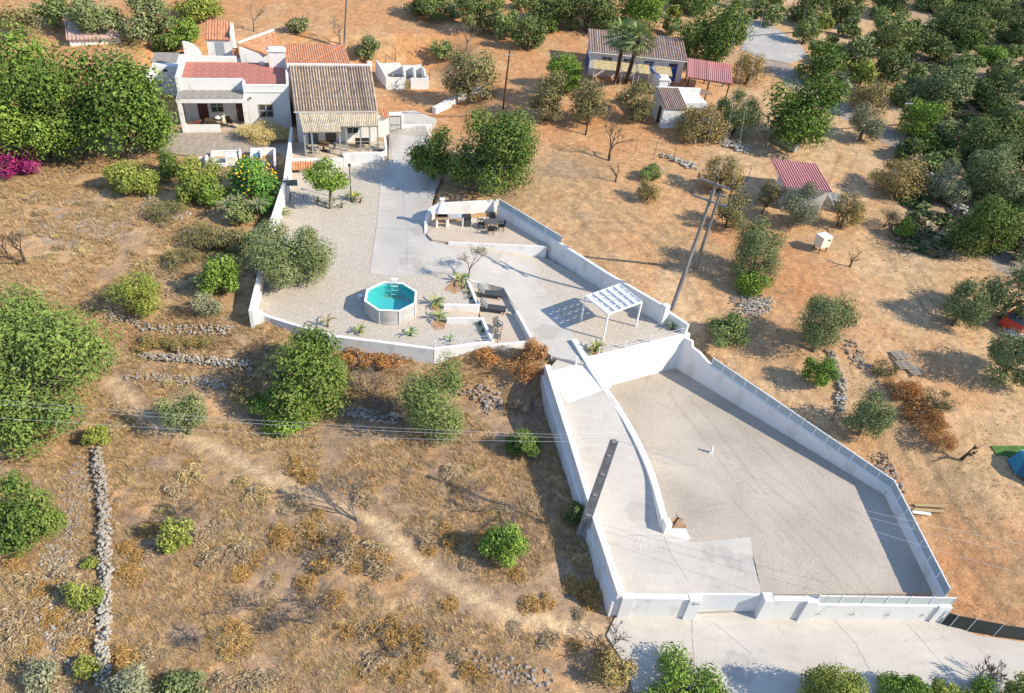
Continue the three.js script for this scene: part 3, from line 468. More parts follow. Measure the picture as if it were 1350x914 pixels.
{ // masonry barbecue with hood, counter and cabinet
  const p = at(582, 298, BBQ), t = thing('masonry_barbecue', 'white masonry barbecue with brick firebox and tall white hood', 'barbecue', p, 0.26), brick = mat(lin(0.5, 0.22, 0.12), { map: tSpeck });
  for (const x of [-0.42, 0.42]) part('base_leg', bx(0.16, 0.8, 0.6, x, 0.4, 0), MAT.white, t);
  part('hearth_slab', bx(1.1, 0.1, 0.75, 0, 0.85, 0), mat(lin(0.72, 0.5, 0.36), { map: tSpeck }), t); part('shelf', bx(0.68, 0.07, 0.55, 0, 0.36, 0), mat(lin(0.72, 0.5, 0.36), { map: tSpeck }), t);
  for (let j = 0; j < 4; j++) for (let k = 0; k < 4; k++) part('brick', bx(0.2, 0.095, 0.1, -0.33 + k * 0.22 + (j % 2) * 0.03, 0.95 + j * 0.105, -0.28), brick, t);
  for (const x of [-0.46, 0.46]) for (let j = 0; j < 4; j++) part('brick', bx(0.1, 0.095, 0.5, x, 0.95 + j * 0.105, 0), brick, t);
  part('grill', bx(0.8, 0.02, 0.45, 0, 1.02, 0.02), MAT.dark, t);
  const hood = new THREE.CylinderGeometry(0.2, 0.72, 0.85, 4, 1); hood.rotateY(Math.PI / 4); hood.scale(1, 1, 0.75); hood.translate(0, 1.75, 0); part('hood', hood, MAT.white, t); part('chimney_stack', bx(0.3, 0.35, 0.26, 0, 2.3, 0), MAT.oldWhite, t); part('chimney_cap', bx(0.42, 0.06, 0.38, 0, 2.51, 0), MAT.oldWhite, t);
  const q = at(603, 297, BBQ), k = thing('outdoor_counter', 'white outdoor counter with a grey top beside the barbecue', 'counter', q, 0.26); for (const x of [-0.85, 0.85]) part('support', bx(0.14, 0.82, 0.6, x, 0.41, 0), MAT.white, k); part('worktop', bx(1.9, 0.07, 0.66, 0, 0.86, 0), mat(lin(0.4, 0.42, 0.44), { roughness: 0.3 }), k); part('sink', bx(0.5, 0.02, 0.4, 0.3, 0.905, 0), MAT.steel, k);
  const w = at(615, 298, BBQ), c = thing('gas_grill', 'black gas grill cabinet with white sides at the end of the counter', 'grill', w, 0.26); part('body', bx(0.62, 0.8, 0.5, 0, 0.42, 0), MAT.black, c); for (const x of [-0.36, 0.36]) part('side_panel', bx(0.09, 0.9, 0.56, x, 0.45, 0), MAT.white, c); part('lid', bx(0.7, 0.1, 0.56, 0, 0.96, 0), MAT.dark, c); part('door', bx(0.5, 0.55, 0.02, 0, 0.4, 0.262), mat(lin(0.05, 0.06, 0.065), { roughness: 0.3 }), c);
}

{ // dirt-filled joints between the concrete bays
  const jm = mat(lin(0.66, 0.6, 0.52), { map: tSpeck, roughness: 1 }), joint = (list, fn, w) => { const P = list.map((p) => on(fn, p[0], p[1])); for (let i = 0; i < P.length - 1; i++) { const a = P[i], b = P[i + 1], d = V3(b.x - a.x, 0, b.z - a.z).normalize(), n = V3(-d.z, 0, d.x).multiplyScalar(w / 2); sheet('concrete_joint', [a.clone().add(n), b.clone().add(n), b.clone().sub(n), a.clone().sub(n)], (x, z) => fn(x, z) + 0.006, jm, { skirt: 0.003, max: 0.7 }); } };
  joint([[876, 708], [884, 730], [896, 748], [908, 768]], rampY, 0.035); joint([[828, 706], [874, 707]], rampY, 0.03);
  const rd = () => ROAD, dr = (x, z) => court(x, z) + 0.025; joint([[912, 816], [913, 842], [916, 880]], rd, 0.04); joint([[1100, 818], [1128, 848], [1150, 890]], rd, 0.035); joint([[940, 820], [990, 862]], rd, 0.03); joint([[1196, 822], [1236, 868], [1258, 892]], rd, 0.035); joint([[700, 418], [742, 414]], dr, 0.03); joint([[497, 300], [560, 305]], dr, 0.03); joint([[530, 240], [536, 300], [538, 364]], dr, 0.025);
}

// ---------------------------------------------------------------- buildings
const tileMats = (cols) => cols.map((c) => mat(lin(...c), { map: tSpeck, roughness: 0.9, vertexColors: true })), CLAY = mat(lin(0.96, 0.43, 0.22), { map: tSpeck, roughness: 0.9 });
const ORANGE = tileMats([[1, 0.42, 0.2], [0.95, 0.38, 0.17], [1, 0.48, 0.26], [0.96, 0.43, 0.22]]), OLDTILE = tileMats([[0.9, 0.7, 0.5], [0.78, 0.58, 0.4], [0.95, 0.78, 0.58], [0.6, 0.43, 0.3]]), BROWNTILE = tileMats([[0.55, 0.38, 0.3], [0.46, 0.3, 0.23], [0.62, 0.45, 0.36]]), BEIGE = tileMats([[1, 0.84, 0.6], [0.95, 0.77, 0.53], [1, 0.88, 0.66]]), PINKTIN = tileMats([[0.66, 0.27, 0.25], [0.6, 0.24, 0.22], [0.7, 0.32, 0.29]]);
// roof plane A-B along the top, D-C along the bottom edge; every course of tiles is a part
function courses(parent, A, B, C, D, n, mats, { bed = CLAY, rise = 0.07, fill = 0.62, rows = 14, thick = 0.1, name = 'tile_course', jitter = 0.02, seed = 3 } = {}) {
  const r = seeded(seed * 91 + n), up = B.clone().sub(A).cross(D.clone().sub(A)).normalize(); if (up.y < 0) up.negate();
  const o = [], q = (a, b, c, d) => { for (const p of [a, b, c, a, c, d]) o.push(p.x, p.y, p.z); }, dn = (p) => p.clone().addScaledVector(up, -thick);
  q(A, D, C, B); q(dn(A), dn(B), dn(C), dn(D)); q(A, B, dn(B), dn(A)); q(B, C, dn(C), dn(B)); q(C, D, dn(D), dn(C)); q(D, A, dn(A), dn(D));
  part('roof_bed', soup(o), bed, parent);
  const P = (u, v) => A.clone().lerp(B, u).lerp(D.clone().lerp(C, u), v), sec = 4;
  for (let k = 0; k < n; k++) {
    const t = [], ring = (u0, u1, v, h) => { const a = []; for (let s = 0; s <= sec; s++) { const f = s / sec, p = P(mix(u0, u1, f), v); p.addScaledVector(up, h * Math.sin(Math.PI * f) + 0.004); a.push(p); } return a; };
    const c = (k + 0.5) / n, cl = [];
    for (let j = 0; j < rows; j++) { const jt = rr(-jitter, jitter, r) / n, w = fill / n / 2, a = ring(c - w * 0.92 + jt, c + w * 0.92 + jt, j / rows, rise * 0.86), b = ring(c - w + jt, c + w + jt, (j + 1.04) / rows, rise * 1.08); for (let s = 0; s < sec; s++) { for (const p of [a[s], b[s], b[s + 1], a[s], b[s + 1], a[s + 1]]) t.push(p.x, p.y, p.z); } for (let s = 0; s < sec; s++) { const m = P(c, (j + 1.04) / rows); for (const p of [b[s], m, b[s + 1]]) t.push(p.x, p.y, p.z); } const sh = rr(0.78, 1.14, r) * (r() < 0.08 ? 0.72 : 1), warm = rr(0.94, 1.06, r); while (cl.length < t.length) cl.push(sh * warm, sh, sh / warm); }
    part(name, soup(t, null, cl), mats[Math.floor(r() * mats.length)], parent);
  }
}
const W = (u0, u1, y0, y1, w0, w1) => bx(u1 - u0, y1 - y0, Math.abs(w1 - w0), (u0 + u1) / 2, (y0 + y1) / 2, (w0 + w1) / 2);
const hAt = (u, w, y = HB) => houseXZ(u, w).setY(y);
function windowPart(parent, u0, u1, y0, y1, w, frameMat = MAT.paleWood) {
  const f = part('window', merge([W(u0 - 0.08, u0, y0 - 0.08, y1 + 0.08, w, w + 0.05), W(u1, u1 + 0.08, y0 - 0.08, y1 + 0.08, w, w + 0.05), W(u0, u1, y1, y1 + 0.08, w, w + 0.05), W(u0, u1, y0 - 0.08, y0, w, w + 0.07)]), frameMat, parent), m = (u0 + u1) / 2, h = (y0 + y1) / 2;
  for (const [a, b] of [[u0, m - 0.02], [m + 0.02, u1]]) for (const [c, d] of [[y0, h - 0.02], [h + 0.02, y1]]) part('pane', W(a, b, c, d, w + 0.004, w + 0.02), MAT.glass, f);
  part('glazing_bar', merge([W(m - 0.02, m + 0.02, y0, y1, w + 0.004, w + 0.035), W(u0, m - 0.02, h - 0.02, h + 0.02, w + 0.004, w + 0.035), W(m + 0.02, u1, h - 0.02, h + 0.02, w + 0.004, w + 0.035)]), MAT.oldWhite, f);
}
{ // old flat-roofed house with porch
  const t = thing('old_house', 'old white flat-roofed house with red terrace roof and open porch', 'house', hAt(0, 0), HA), wm = MAT.oldWhite;
  part('wall', W(0.3, 10, -0.6, 3.55, -9.8, -3.35), wm, t); part('wall', W(6.02, 10.15, -0.6, 3.45, -3.35, -1.95), wm, t);
  part('roof_floor', W(0.32, 9.98, 3.55, 3.68, -9.75, -3.4), MAT.redFloor, t); part('roof_floor', W(6.2, 9.98, 3.45, 3.677, -3.4, -2.2), MAT.redFloor, t);
  part('parapet', W(0.3, 6, 3.12, 4.2, -3.38, -3.18), wm, t); part('parapet', W(6.0, 10.2, 3.45, 4.05, -2.18, -1.93), wm, t); part('parapet', W(5.98, 6.2, 3.12, 4.12, -3.18, -1.935), wm, t);
  part('parapet', W(0.02, 0.28, 2.9, 4.4, -9.95, -3.0), wm, t); part('parapet', W(10.0, 10.24, 3.3, 4.5, -9.5, -2.18), wm, t); part('parapet', W(0.3, 5.2, 3.5, 4.25, -10, -9.8), wm, t);
  part('cornice', W(6.0, 10.22, 3.36, 3.45, -1.99, -1.87), wm, t); part('cornice', W(6.2, 10.1, 3.95, 4.0, -1.93, -1.91), wm, t);
  { const s = new THREE.Shape(); s.moveTo(0, 0); s.lineTo(1.6, 0); s.quadraticCurveTo(1.5, 1.2, 0.1, 1.45); s.lineTo(0, 1.45); part('gable_scroll', uvMetres(new THREE.ExtrudeGeometry(s, { depth: 0.2, bevelEnabled: false }).rotateY(0).translate(0.3, 4.2, -9.99)), wm, t); }
  part('porch_roof', W(0.08, 6.25, 2.76, 3.1, -3.35, -0.72), wm, t); part('porch_deck', W(0.14, 5.96, 3.1, 3.118, -3.17, -0.78), MAT.flatRoof, t);
  for (const u of [0.12, 5.82]) part('porch_post', W(u, u + 0.36, -0.6, 2.76, -1.08, -0.74), wm, t);
  part('porch_wall', W(0.48, 3.5, -0.6, 0.62, -0.98, -0.8), wm, t); part('porch_floor', W(0.1, 6.3, -0.6, 0.0, -3.35, -1.09), MAT.tile, t);
  const d = part('door', W(5.0, 5.8, 0, 2.1, -3.35, -3.3), MAT.doorBrown, t); part('handle', W(5.08, 5.14, 0.98, 1.1, -3.3, -3.26), MAT.steel, d); part('door', W(1.5, 2.4, 0, 2.1, -3.35, -3.3), MAT.doorBrown, t); windowPart(t, 2.75, 3.75, 1.0, 2.0, -3.345);
  windowPart(t, 7.28, 8.44, 1.0, 2.12, -1.945); part('wall_lamp', W(6.5, 6.62, 2.75, 2.9, -1.95, -1.75), MAT.dark, t);
  part('chimney', merge([W(8.4, 10.05, 3.68, 5.25, -9.2, -8.2), W(8.3, 10.15, 5.25, 5.38, -9.3, -8.1), W(8.5, 9.95, 5.38, 5.55, -9.1, -8.3)]), wm, t);
  part('roof_vent', merge([W(7.4, 7.9, 3.68, 3.95, -9.3, -8.95)]), MAT.steel, t);
  const tb = thing('porch_table', 'cluttered dark table inside the porch of the old house', 'table', hAt(2.9, -1.9), HA); part('top', W(-0.8, 0.8, 0.7, 0.76, -0.4, 0.4), MAT.wood, tb); for (const x of [-0.7, 0.7]) for (const z of [-0.3, 0.3]) part('leg', W(x - 0.04, x + 0.04, 0, 0.7, z - 0.04, z + 0.04), MAT.wood, tb);
  const sk = thing('white_sack', 'white sack lying on the cluttered porch table', 'sack', hAt(3.3, -1.85, HB + 0.76), HA); { const g = new THREE.IcosahedronGeometry(0.22, 2); g.scale(1.3, 0.7, 1); g.translate(0, 0.15, 0); part('bag', g, MAT.whiteMetal, sk); part('tied_neck', cyl(0.05, 0.08, 0.1, 0.05, 0.28, 0, 8), MAT.whiteMetal, sk); }
  gardenChair(hAt(4.3, -1.9), HA + 0.3, 'dark wooden chair standing inside the porch of the old house', MAT.wood, undefined, 'porch_chair');
  for (const [u, w] of [[0.9, -1.6], [1.5, -2.2]]) { const c = thing('crate', u < 1 ? 'reddish crate behind the porch wall near the corner post' : 'reddish crate against the porch wall beside the brown door', 'crate', hAt(u, w), HA); const cm = mat(lin(0.36, 0.14, 0.09), { map: tGrain }); for (let k = 0; k < 3; k++) { part('slat', W(-0.3, 0.3, 0.03 + k * 0.2, 0.18 + k * 0.2, 0.2, 0.22), cm, c); part('slat', W(-0.3, 0.3, 0.03 + k * 0.2, 0.18 + k * 0.2, -0.22, -0.2), cm, c); } part('body', W(-0.28, 0.28, 0, 0.56, -0.198, 0.198), cm, c); }
}
{ const t = thing('side_annex', 'small white annex with weathered flat roof beside the big broadleaf tree', 'outbuilding', hAt(-1.6, -12.5), HA); part('wall', W(-1.6, 1.45, -0.6, 2.9, -2.2, 1.6), MAT.oldWhite, t); part('roof_slab', W(-1.7, 0.7, 2.9, 3.05, -2.3, 0.6), MAT.flatRoof, t); part('door', W(0.55, 1.25, -0.2, 1.85, 1.6, 1.63), MAT.black, t); part('vent', W(-0.6, -0.2, 2.3, 2.55, 1.6, 1.62), MAT.dark, t); part('curved_wall', wallGeo([V3(-1.6, 2.7, 1.6), V3(-2.1, 2.2, 2.6), V3(-2.4, 1.3, 4), V3(-2.5, 0.7, 6)], 0.2, -0.6), MAT.oldWhite, t); }
{ const t = thing('tower_shed', 'tall narrow white outhouse with orange tiled roof behind the old house', 'outbuilding', hAt(3.3, -16.3), HA);
  const s = new THREE.Shape([new THREE.Vector2(-1.9, -0.8), new THREE.Vector2(1.85, -0.8), new THREE.Vector2(1.85, 4.5), new THREE.Vector2(-1.9, 5.35)]); const g = new THREE.ExtrudeGeometry(s, { depth: 2.5, bevelEnabled: false }).rotateY(-Math.PI / 2).translate(1.25, 0, 0); uvMetres(g); part('wall', g, MAT.oldWhite, t);
  courses(t, V3(-1.36, 5.5, -2.0), V3(1.2, 5.5, -2.0), V3(1.2, 4.6, 2.0), V3(-1.36, 4.6, 2.0), 9, ORANGE); part('door', W(-0.45, 0.45, 2.0, 4.3, 1.85, 1.88), mat(lin(0.3, 0.34, 0.36)), t); part('parapet', W(1.2, 1.42, 2, 5.3, -1.9, 1.86), MAT.oldWhite, t); }
{ const t = thing('orange_roof_wing', 'white wing with slanted orange tiled roof and white ridge behind the red terrace roof', 'outbuilding', hAt(0, 0), HA);
  const A = V3(5.45, 4.95, -11.7), B = V3(9.0, 5.35, -15.3), C = V3(9.4, 4.4, -12.0), D = V3(8.15, 4.15, -10.9); courses(t, A, B, C, D, 9, ORANGE, { rise: 0.05, fill: 0.7 }); part('ridge', beam(A.clone().add(V3(-0.1, 0.1, 0)), B.clone().add(V3(0, 0.1, 0)), 0.22, 0.16), MAT.oldWhite, t);
  const s = new THREE.Shape([new THREE.Vector2(5.5, -0.8), new THREE.Vector2(8.2, -0.8), new THREE.Vector2(8.2, 4.0), new THREE.Vector2(5.5, 4.75)]); part('wall', uvMetres(new THREE.ExtrudeGeometry(s, { depth: 0.6, bevelEnabled: false }).translate(0, 0, -11.6)), MAT.oldWhite, t); part('verge', beam(A.clone().add(V3(-0.05, 0.02, 0.05)), D.clone().add(V3(0, 0.02, 0.05)), 0.18, 0.14), CLAY, t);
  part('lean_to_roof', W(4.75, 5.3, 3.6, 4.4, -12.2, -11.4), CLAY, t); part('stub_wall', W(4.7, 5.4, -0.8, 3.58, -12.6, -11.3), MAT.oldWhite, t); }
{ const t = thing('back_wing', 'long wing with bright orange tiled roof behind the old brown-tiled farmhouse', 'house', hAt(0, 0), HA); part('wall', W(10.3, 16.2, -0.8, 4.35, -13.0, -5.9), MAT.oldWhite, t); courses(t, V3(9.95, 4.6, -13.2), V3(16.3, 4.6, -13.4), V3(16.45, 4.78, -5.75), V3(10.05, 4.78, -5.7), 27, ORANGE, { rows: 16, rise: 0.045, fill: 0.7 });
  part('hip_line', beam(V3(12.3, 4.86, -5.9), V3(16.2, 4.72, -13.2), 0.12, 0.05), CLAY, t); }
{ // farmhouse
  const t = thing('tiled_farmhouse', 'white farmhouse with big weathered brown tiled roof and beige veranda roof', 'house', hAt(0, 0), HA);
  const s = new THREE.Shape([new THREE.Vector2(5.2, -0.8), new THREE.Vector2(-2.2, -0.8), new THREE.Vector2(-2.2, 3.05), new THREE.Vector2(5.2, 4.62)]); const g = new THREE.ExtrudeGeometry(s, { depth: 7.4, bevelEnabled: false }).rotateY(Math.PI / 2).translate(10.65, 0, 0); uvMetres(g); part('wall', g, MAT.white, t);
  courses(t, V3(10.32, 4.8, -5.2), V3(18.4, 4.8, -5.35), V3(18.22, 3.24, 2.62), V3(10.52, 3.24, 2.66), 30, OLDTILE, { rows: 20, fill: 0.6, bed: mat(lin(0.8, 0.6, 0.42), { map: tSpeck }), rise: 0.16 });
  part('ridge_wall', W(10.15, 18.5, 4.3, 4.98, -5.62, -5.4), MAT.oldWhite, t); part('side_pillar', W(18.1, 18.5, 3.6, 5.15, -5.9, -5.65), MAT.oldWhite, t);
  const vb = mat(lin(0.95, 0.77, 0.53), { map: tSpeck });
  courses(t, V3(10.9, 3.04, 2.72), V3(14.48, 3.04, 2.68), V3(14.5, 2.45, 5.62), V3(11.15, 2.45, 5.66), 22, BEIGE, { rows: 2, rise: 0.05, bed: vb, name: 'roof_rib', fill: 0.6 });
  courses(t, V3(14.52, 3.02, 2.66), V3(18.25, 3.02, 2.5), V3(18.05, 2.52, 4.56), V3(14.52, 2.52, 4.6), 22, BEIGE, { rows: 2, rise: 0.05, bed: vb, name: 'roof_rib', seed: 5, fill: 0.6 });
  const pm = mat(lin(0.26, 0.3, 0.32), { roughness: 0.5 });
  for (const [u, w] of [[11.25, 5.35], [11.9, 5.5], [14.4, 5.35], [15.05, 4.35], [16.35, 4.35], [17.2, 4.35], [17.95, 4.35]]) part('veranda_post', W(u - 0.07, u + 0.07, 0, 2.44, w - 0.07, w + 0.07), pm, t);
  part('veranda_beam', merge([W(11.1, 14.5, 2.3, 2.43, 5.42, 5.52)]), pm, t); part('veranda_beam', W(14.55, 18.05, 2.34, 2.47, 4.3, 4.4), pm, t); part('side_curtain', W(11.2, 11.27, 0.1, 2.3, 3.2, 5.2), pm, t);
  part('door', W(13.2, 14.2, 0, 2.15, 2.2, 2.24), MAT.glass, t); part('door', W(11.6, 12.5, 0, 2.1, 2.2, 2.24), mat(lin(0.12, 0.16, 0.18)), t); windowPart(t, 15.3, 16.3, 0.9, 2.0, 2.205, MAT.oldWhite);
  part('terrace_floor', W(9.95, 18.65, -1.5, 0, 2.2, 5.7), MAT.tile, t); part('terrace_face', W(9.9, 14.7, -1.6, -0.05, 5.7, 5.82), MAT.white, t);
  { const q = [V3(14.6, 0.42, 5.75)]; for (let k = 0; k <= 8; k++) { const a = k / 8 * Math.PI / 2; q.push(V3(17.9 + 0.75 * Math.sin(a), 0.42 + (k > 6 ? 0.05 * (k - 6) : 0), 5.0 + 0.75 * Math.cos(a))); } q.push(V3(18.66, 1.0, 4.4), V3(18.66, 1.25, 4.1)); part('parapet', wallGeo(q, 0.2, -1.6), MAT.white, t); }
  part('gutter', W(10.5, 18.2, 3.1, 3.18, 2.66, 2.74), MAT.steel, t);
}
{ const c = mat(lin(0.6, 0.58, 0.54), { map: tSpeck });
  const tb = thing('veranda_table', 'round wooden table under the beige veranda roof', 'table', hAt(12.9, 4.2), HA); part('tabletop', cyl(0.6, 0.6, 0.05, 0, 0.7, 0, 20), MAT.wood, tb); part('pedestal', cyl(0.12, 0.08, 0.7, 0, 0, 0, 10), MAT.wood, tb); part('base', cyl(0.3, 0.26, 0.05, 0, 0, 0, 14), MAT.wood, tb);
  gardenChair(hAt(13.7, 4.7), HA - 1.2, 'cream wicker chair on the veranda side nearest the open terrace', c, undefined, 'wicker_chair'); gardenChair(hAt(12.2, 4.9), HA + 2.4, 'cream wicker chair beside the grey veranda corner posts', c, undefined, 'wicker_chair');
  const b = thing('terrace_bench', 'black bench on the open terrace beside the veranda posts', 'bench', hAt(16.6, 3.6), HA); part('seat', W(-0.7, 0.7, 0.42, 0.47, -0.25, 0.25), MAT.dark, b); part('backrest', W(-0.7, 0.7, 0.5, 0.85, -0.29, -0.25), MAT.dark, b); for (const x of [-0.6, 0.6]) for (const z of [-0.2, 0.2]) part('leg', W(x - 0.03, x + 0.03, 0, 0.42, z - 0.03, z + 0.03), MAT.dark, b);
  const h = thing('bicycle_rack', 'thin dark metal hoop rack at the end of the terrace', 'rack', hAt(18.2, 4.3), HA); for (let k = 0; k < 3; k++) part('hoop', new THREE.TorusGeometry(0.35, 0.02, 6, 14, Math.PI).rotateY(0.6).translate(-k * 0.3, 0.3, 0.1 * k), MAT.dark, h); part('foot_bar', W(-0.75, 0.3, 0, 0.03, -0.02, 0.24), MAT.dark, h);
}
{ const t = thing('lean_to_store', 'small white store with a strip of orange tiles under the terrace edge', 'outbuilding', hAt(0, 0), HA); part('wall', W(9.75, 12.3, -1.7, -0.72, 5.85, 6.5), MAT.white, t); part('top_slab', W(9.75, 13.2, -0.3, -0.16, 5.83, 6.1), MAT.white, t); courses(t, V3(9.7, -0.15, 6.05), V3(11.75, -0.15, 6.0), V3(11.75, -0.62, 6.85), V3(9.7, -0.62, 6.85), 9, ORANGE, { rows: 4 }); part('opening', W(9.85, 10.5, -1.6, -0.85, 6.5, 6.53), MAT.black, t); part('upper_wall', W(9.75, 11.7, -0.72, -0.31, 5.85, 6.04), MAT.white, t); }
{ const t = thing('gate_wall', 'white courtyard wall with orange tile cap beside the farmhouse', 'wall', hAt(0, 0), HA); part('wall_panel', W(18.2, 19.5, -0.6, 1.9, 0.3, 0.62), MAT.white, t); courses(t, V3(18.75, 2.25, -0.2), V3(19.4, 2.25, -0.2), V3(19.45, 1.95, 0.95), V3(18.8, 1.95, 0.95), 3, ORANGE, { rows: 3 }); part('wall_panel', W(20.8, 23.8, -0.8, 0.95, 0.3, 0.5), MAT.oldWhite, t); part('gate_head', W(19.5, 20.8, 1.95, 2.2, 0.3, 0.5), MAT.oldWhite, t); part('gate_pillar', W(20.72, 21.0, -0.6, 1.94, 0.28, 0.52), MAT.oldWhite, t);
  const g = thing('metal_gate', 'dark metal garden gate in the white courtyard wall', 'gate', hAt(0, 0), HA); part('gate_frame', merge([W(19.54, 19.6, 0, 1.85, 0.4, 0.45), W(20.6, 20.66, 0, 1.85, 0.4, 0.45), W(19.6, 20.6, 1.78, 1.85, 0.4, 0.45), W(19.6, 20.6, 0, 0.08, 0.4, 0.45), W(19.6, 20.6, 0.9, 0.96, 0.4, 0.45)]), MAT.dark, g); for (let k = 1; k < 8; k++) part('bar', W(19.6 + k * 0.125 - 0.012, 19.6 + k * 0.125 + 0.012, 0.08, 1.78, 0.41, 0.43), MAT.dark, g); }
{ const t = thing('roofless_ruin', 'small roofless white ruin with crumbling walls at the orange field', 'ruin', hAt(0, 0, 1.85), HA), o = MAT.oldWhite;
  part('wall', W(21.0, 22.95, -0.3, 1.25, -13.3, -13.1), o, t); part('wall', W(23.6, 25.7, -0.3, 1.2, -13.3, -13.1), o, t); part('wall', wallGeo([V3(20.9, 1.3, -13.1), V3(20.6, 1.6, -15), V3(20.3, 1.9, -16.4), V3(20.2, 1.7, -17.9)], 0.22, -0.3), o, t); part('wall', wallGeo([V3(20.3, 1.25, -18), V3(23, 1.4, -18), V3(23.2, 1.05, -18), V3(25.6, 1.2, -18)], 0.22, -0.3), o, t); part('wall', wallGeo([V3(25.65, 1.2, -13.3), V3(25.65, 0.9, -15), V3(25.65, 1.35, -16), V3(25.65, 1.0, -17.9)], 0.2, -0.3), o, t); part('partition', wallGeo([V3(23.3, 1.0, -17.9), V3(23.3, 1.5, -16.8), V3(23.3, 0.7, -15.6)], 0.18, -0.3), o, t); part('partition', wallGeo([V3(24.5, 0.9, -17.9), V3(24.5, 1.5, -16.6), V3(24.5, 0.6, -15.4)], 0.18, -0.3), o, t); part('door_leaf', W(22.96, 23.58, 0, 0.9, -13.25, -13.2), mat(lin(0.3, 0.24, 0.1)), t); part('floor', W(20.6, 25.6, -0.2, 0.04, -17.9, -13.3), mat(lin(0.5, 0.42, 0.36), { map: tSpeck }), t);
  const r = seeded(9); for (let k = 0; k < 26; k++) { const g = new THREE.IcosahedronGeometry(rr(0.08, 0.25, r), 0); g.translate(rr(20.9, 25.3, r), rr(0.02, 0.2, r), rr(-17.5, -14, r)); part('rubble', g, r() < 0.4 ? MAT.redStone : MAT.stone, t); } }
{ const t = thing('washing_troughs', 'crumbling white masonry troughs and low walls in front of the old porch', 'trough', hAt(0, 0, 1.75), HA), o = MAT.oldWhite; const b = [[3.0, 5.4, 0, 0.6, 4.6, 4.45], [3.0, 3.15, 0, 0.55, 5.6, 4.6], [4.3, 5.25, 0, 0.85, 6.5, 5.6], [5.4, 5.55, 0, 0.7, 5.6, 4.45], [3.2, 4.28, 0, 0.3, 5.75, 5.55], [6.4, 6.55, 0, 0.75, 6.6, 4.4], [6.55, 8.4, 0, 0.75, 4.4, 4.55], [8.4, 8.58, 0, 0.7, 7.2, 4.4], [7.2, 7.34, 0, 0.6, 5.2, 4.55], [5.25, 6.4, 0, 0.35, 6.6, 6.4], [2.0, 2.9, 0, 0.35, 5.4, 5.2], [2.6, 2.8, 0, 0.6, 6.6, 5.4], [2.8, 4.3, 0, 0.3, 6.7, 6.5]]; for (const q of b) part('trough_wall', W(q[0], q[1], -0.7, q[3], q[4], q[5]), o, t); part('basin_floor', W(2.9, 8.5, -0.6, 0.02, 4.5, 6.8), mat(lin(0.45, 0.36, 0.28), { map: tSpeck }), t);
  const tank = thing('blue_basin', 'blue plastic basin in the corner of the white troughs', 'basin', hAt(6.9, 4.9, 1.77), HA); part('bowl', cyl(0.2, 0.27, 0.3, 0, 0, 0, 14), mat(lin(0.04, 0.22, 0.4), { roughness: 0.4 }), tank); part('rim', new THREE.TorusGeometry(0.27, 0.02, 6, 16).rotateX(Math.PI / 2).translate(0, 0.3, 0), mat(lin(0.04, 0.22, 0.4)), tank); }
sheet('old_house_forecourt', [[-0.5, -0.7], [6.2, -0.7], [7.5, 1.4], [9.6, 2.2], [9.6, 6.2], [8.8, 4.2], [2.8, 4.2], [1.2, 4.6], [-1.5, 3.5], [-2.2, 0.5]].map(([u, w]) => houseXZ(u, w)), () => 1.93, mat(lin(0.62, 0.5, 0.38), { map: tSpeck, roughness: 1 }), { skirt: 0.7 });
sheet('concrete_apron', [[19.6, -0.2], [24, -0.4], [25, -3.5], [23, -6], [19.5, -5.5], [18.6, -3]].map(([u, w]) => houseXZ(u, w)), () => 1.98, MAT.concrete, { skirt: 0.6 });

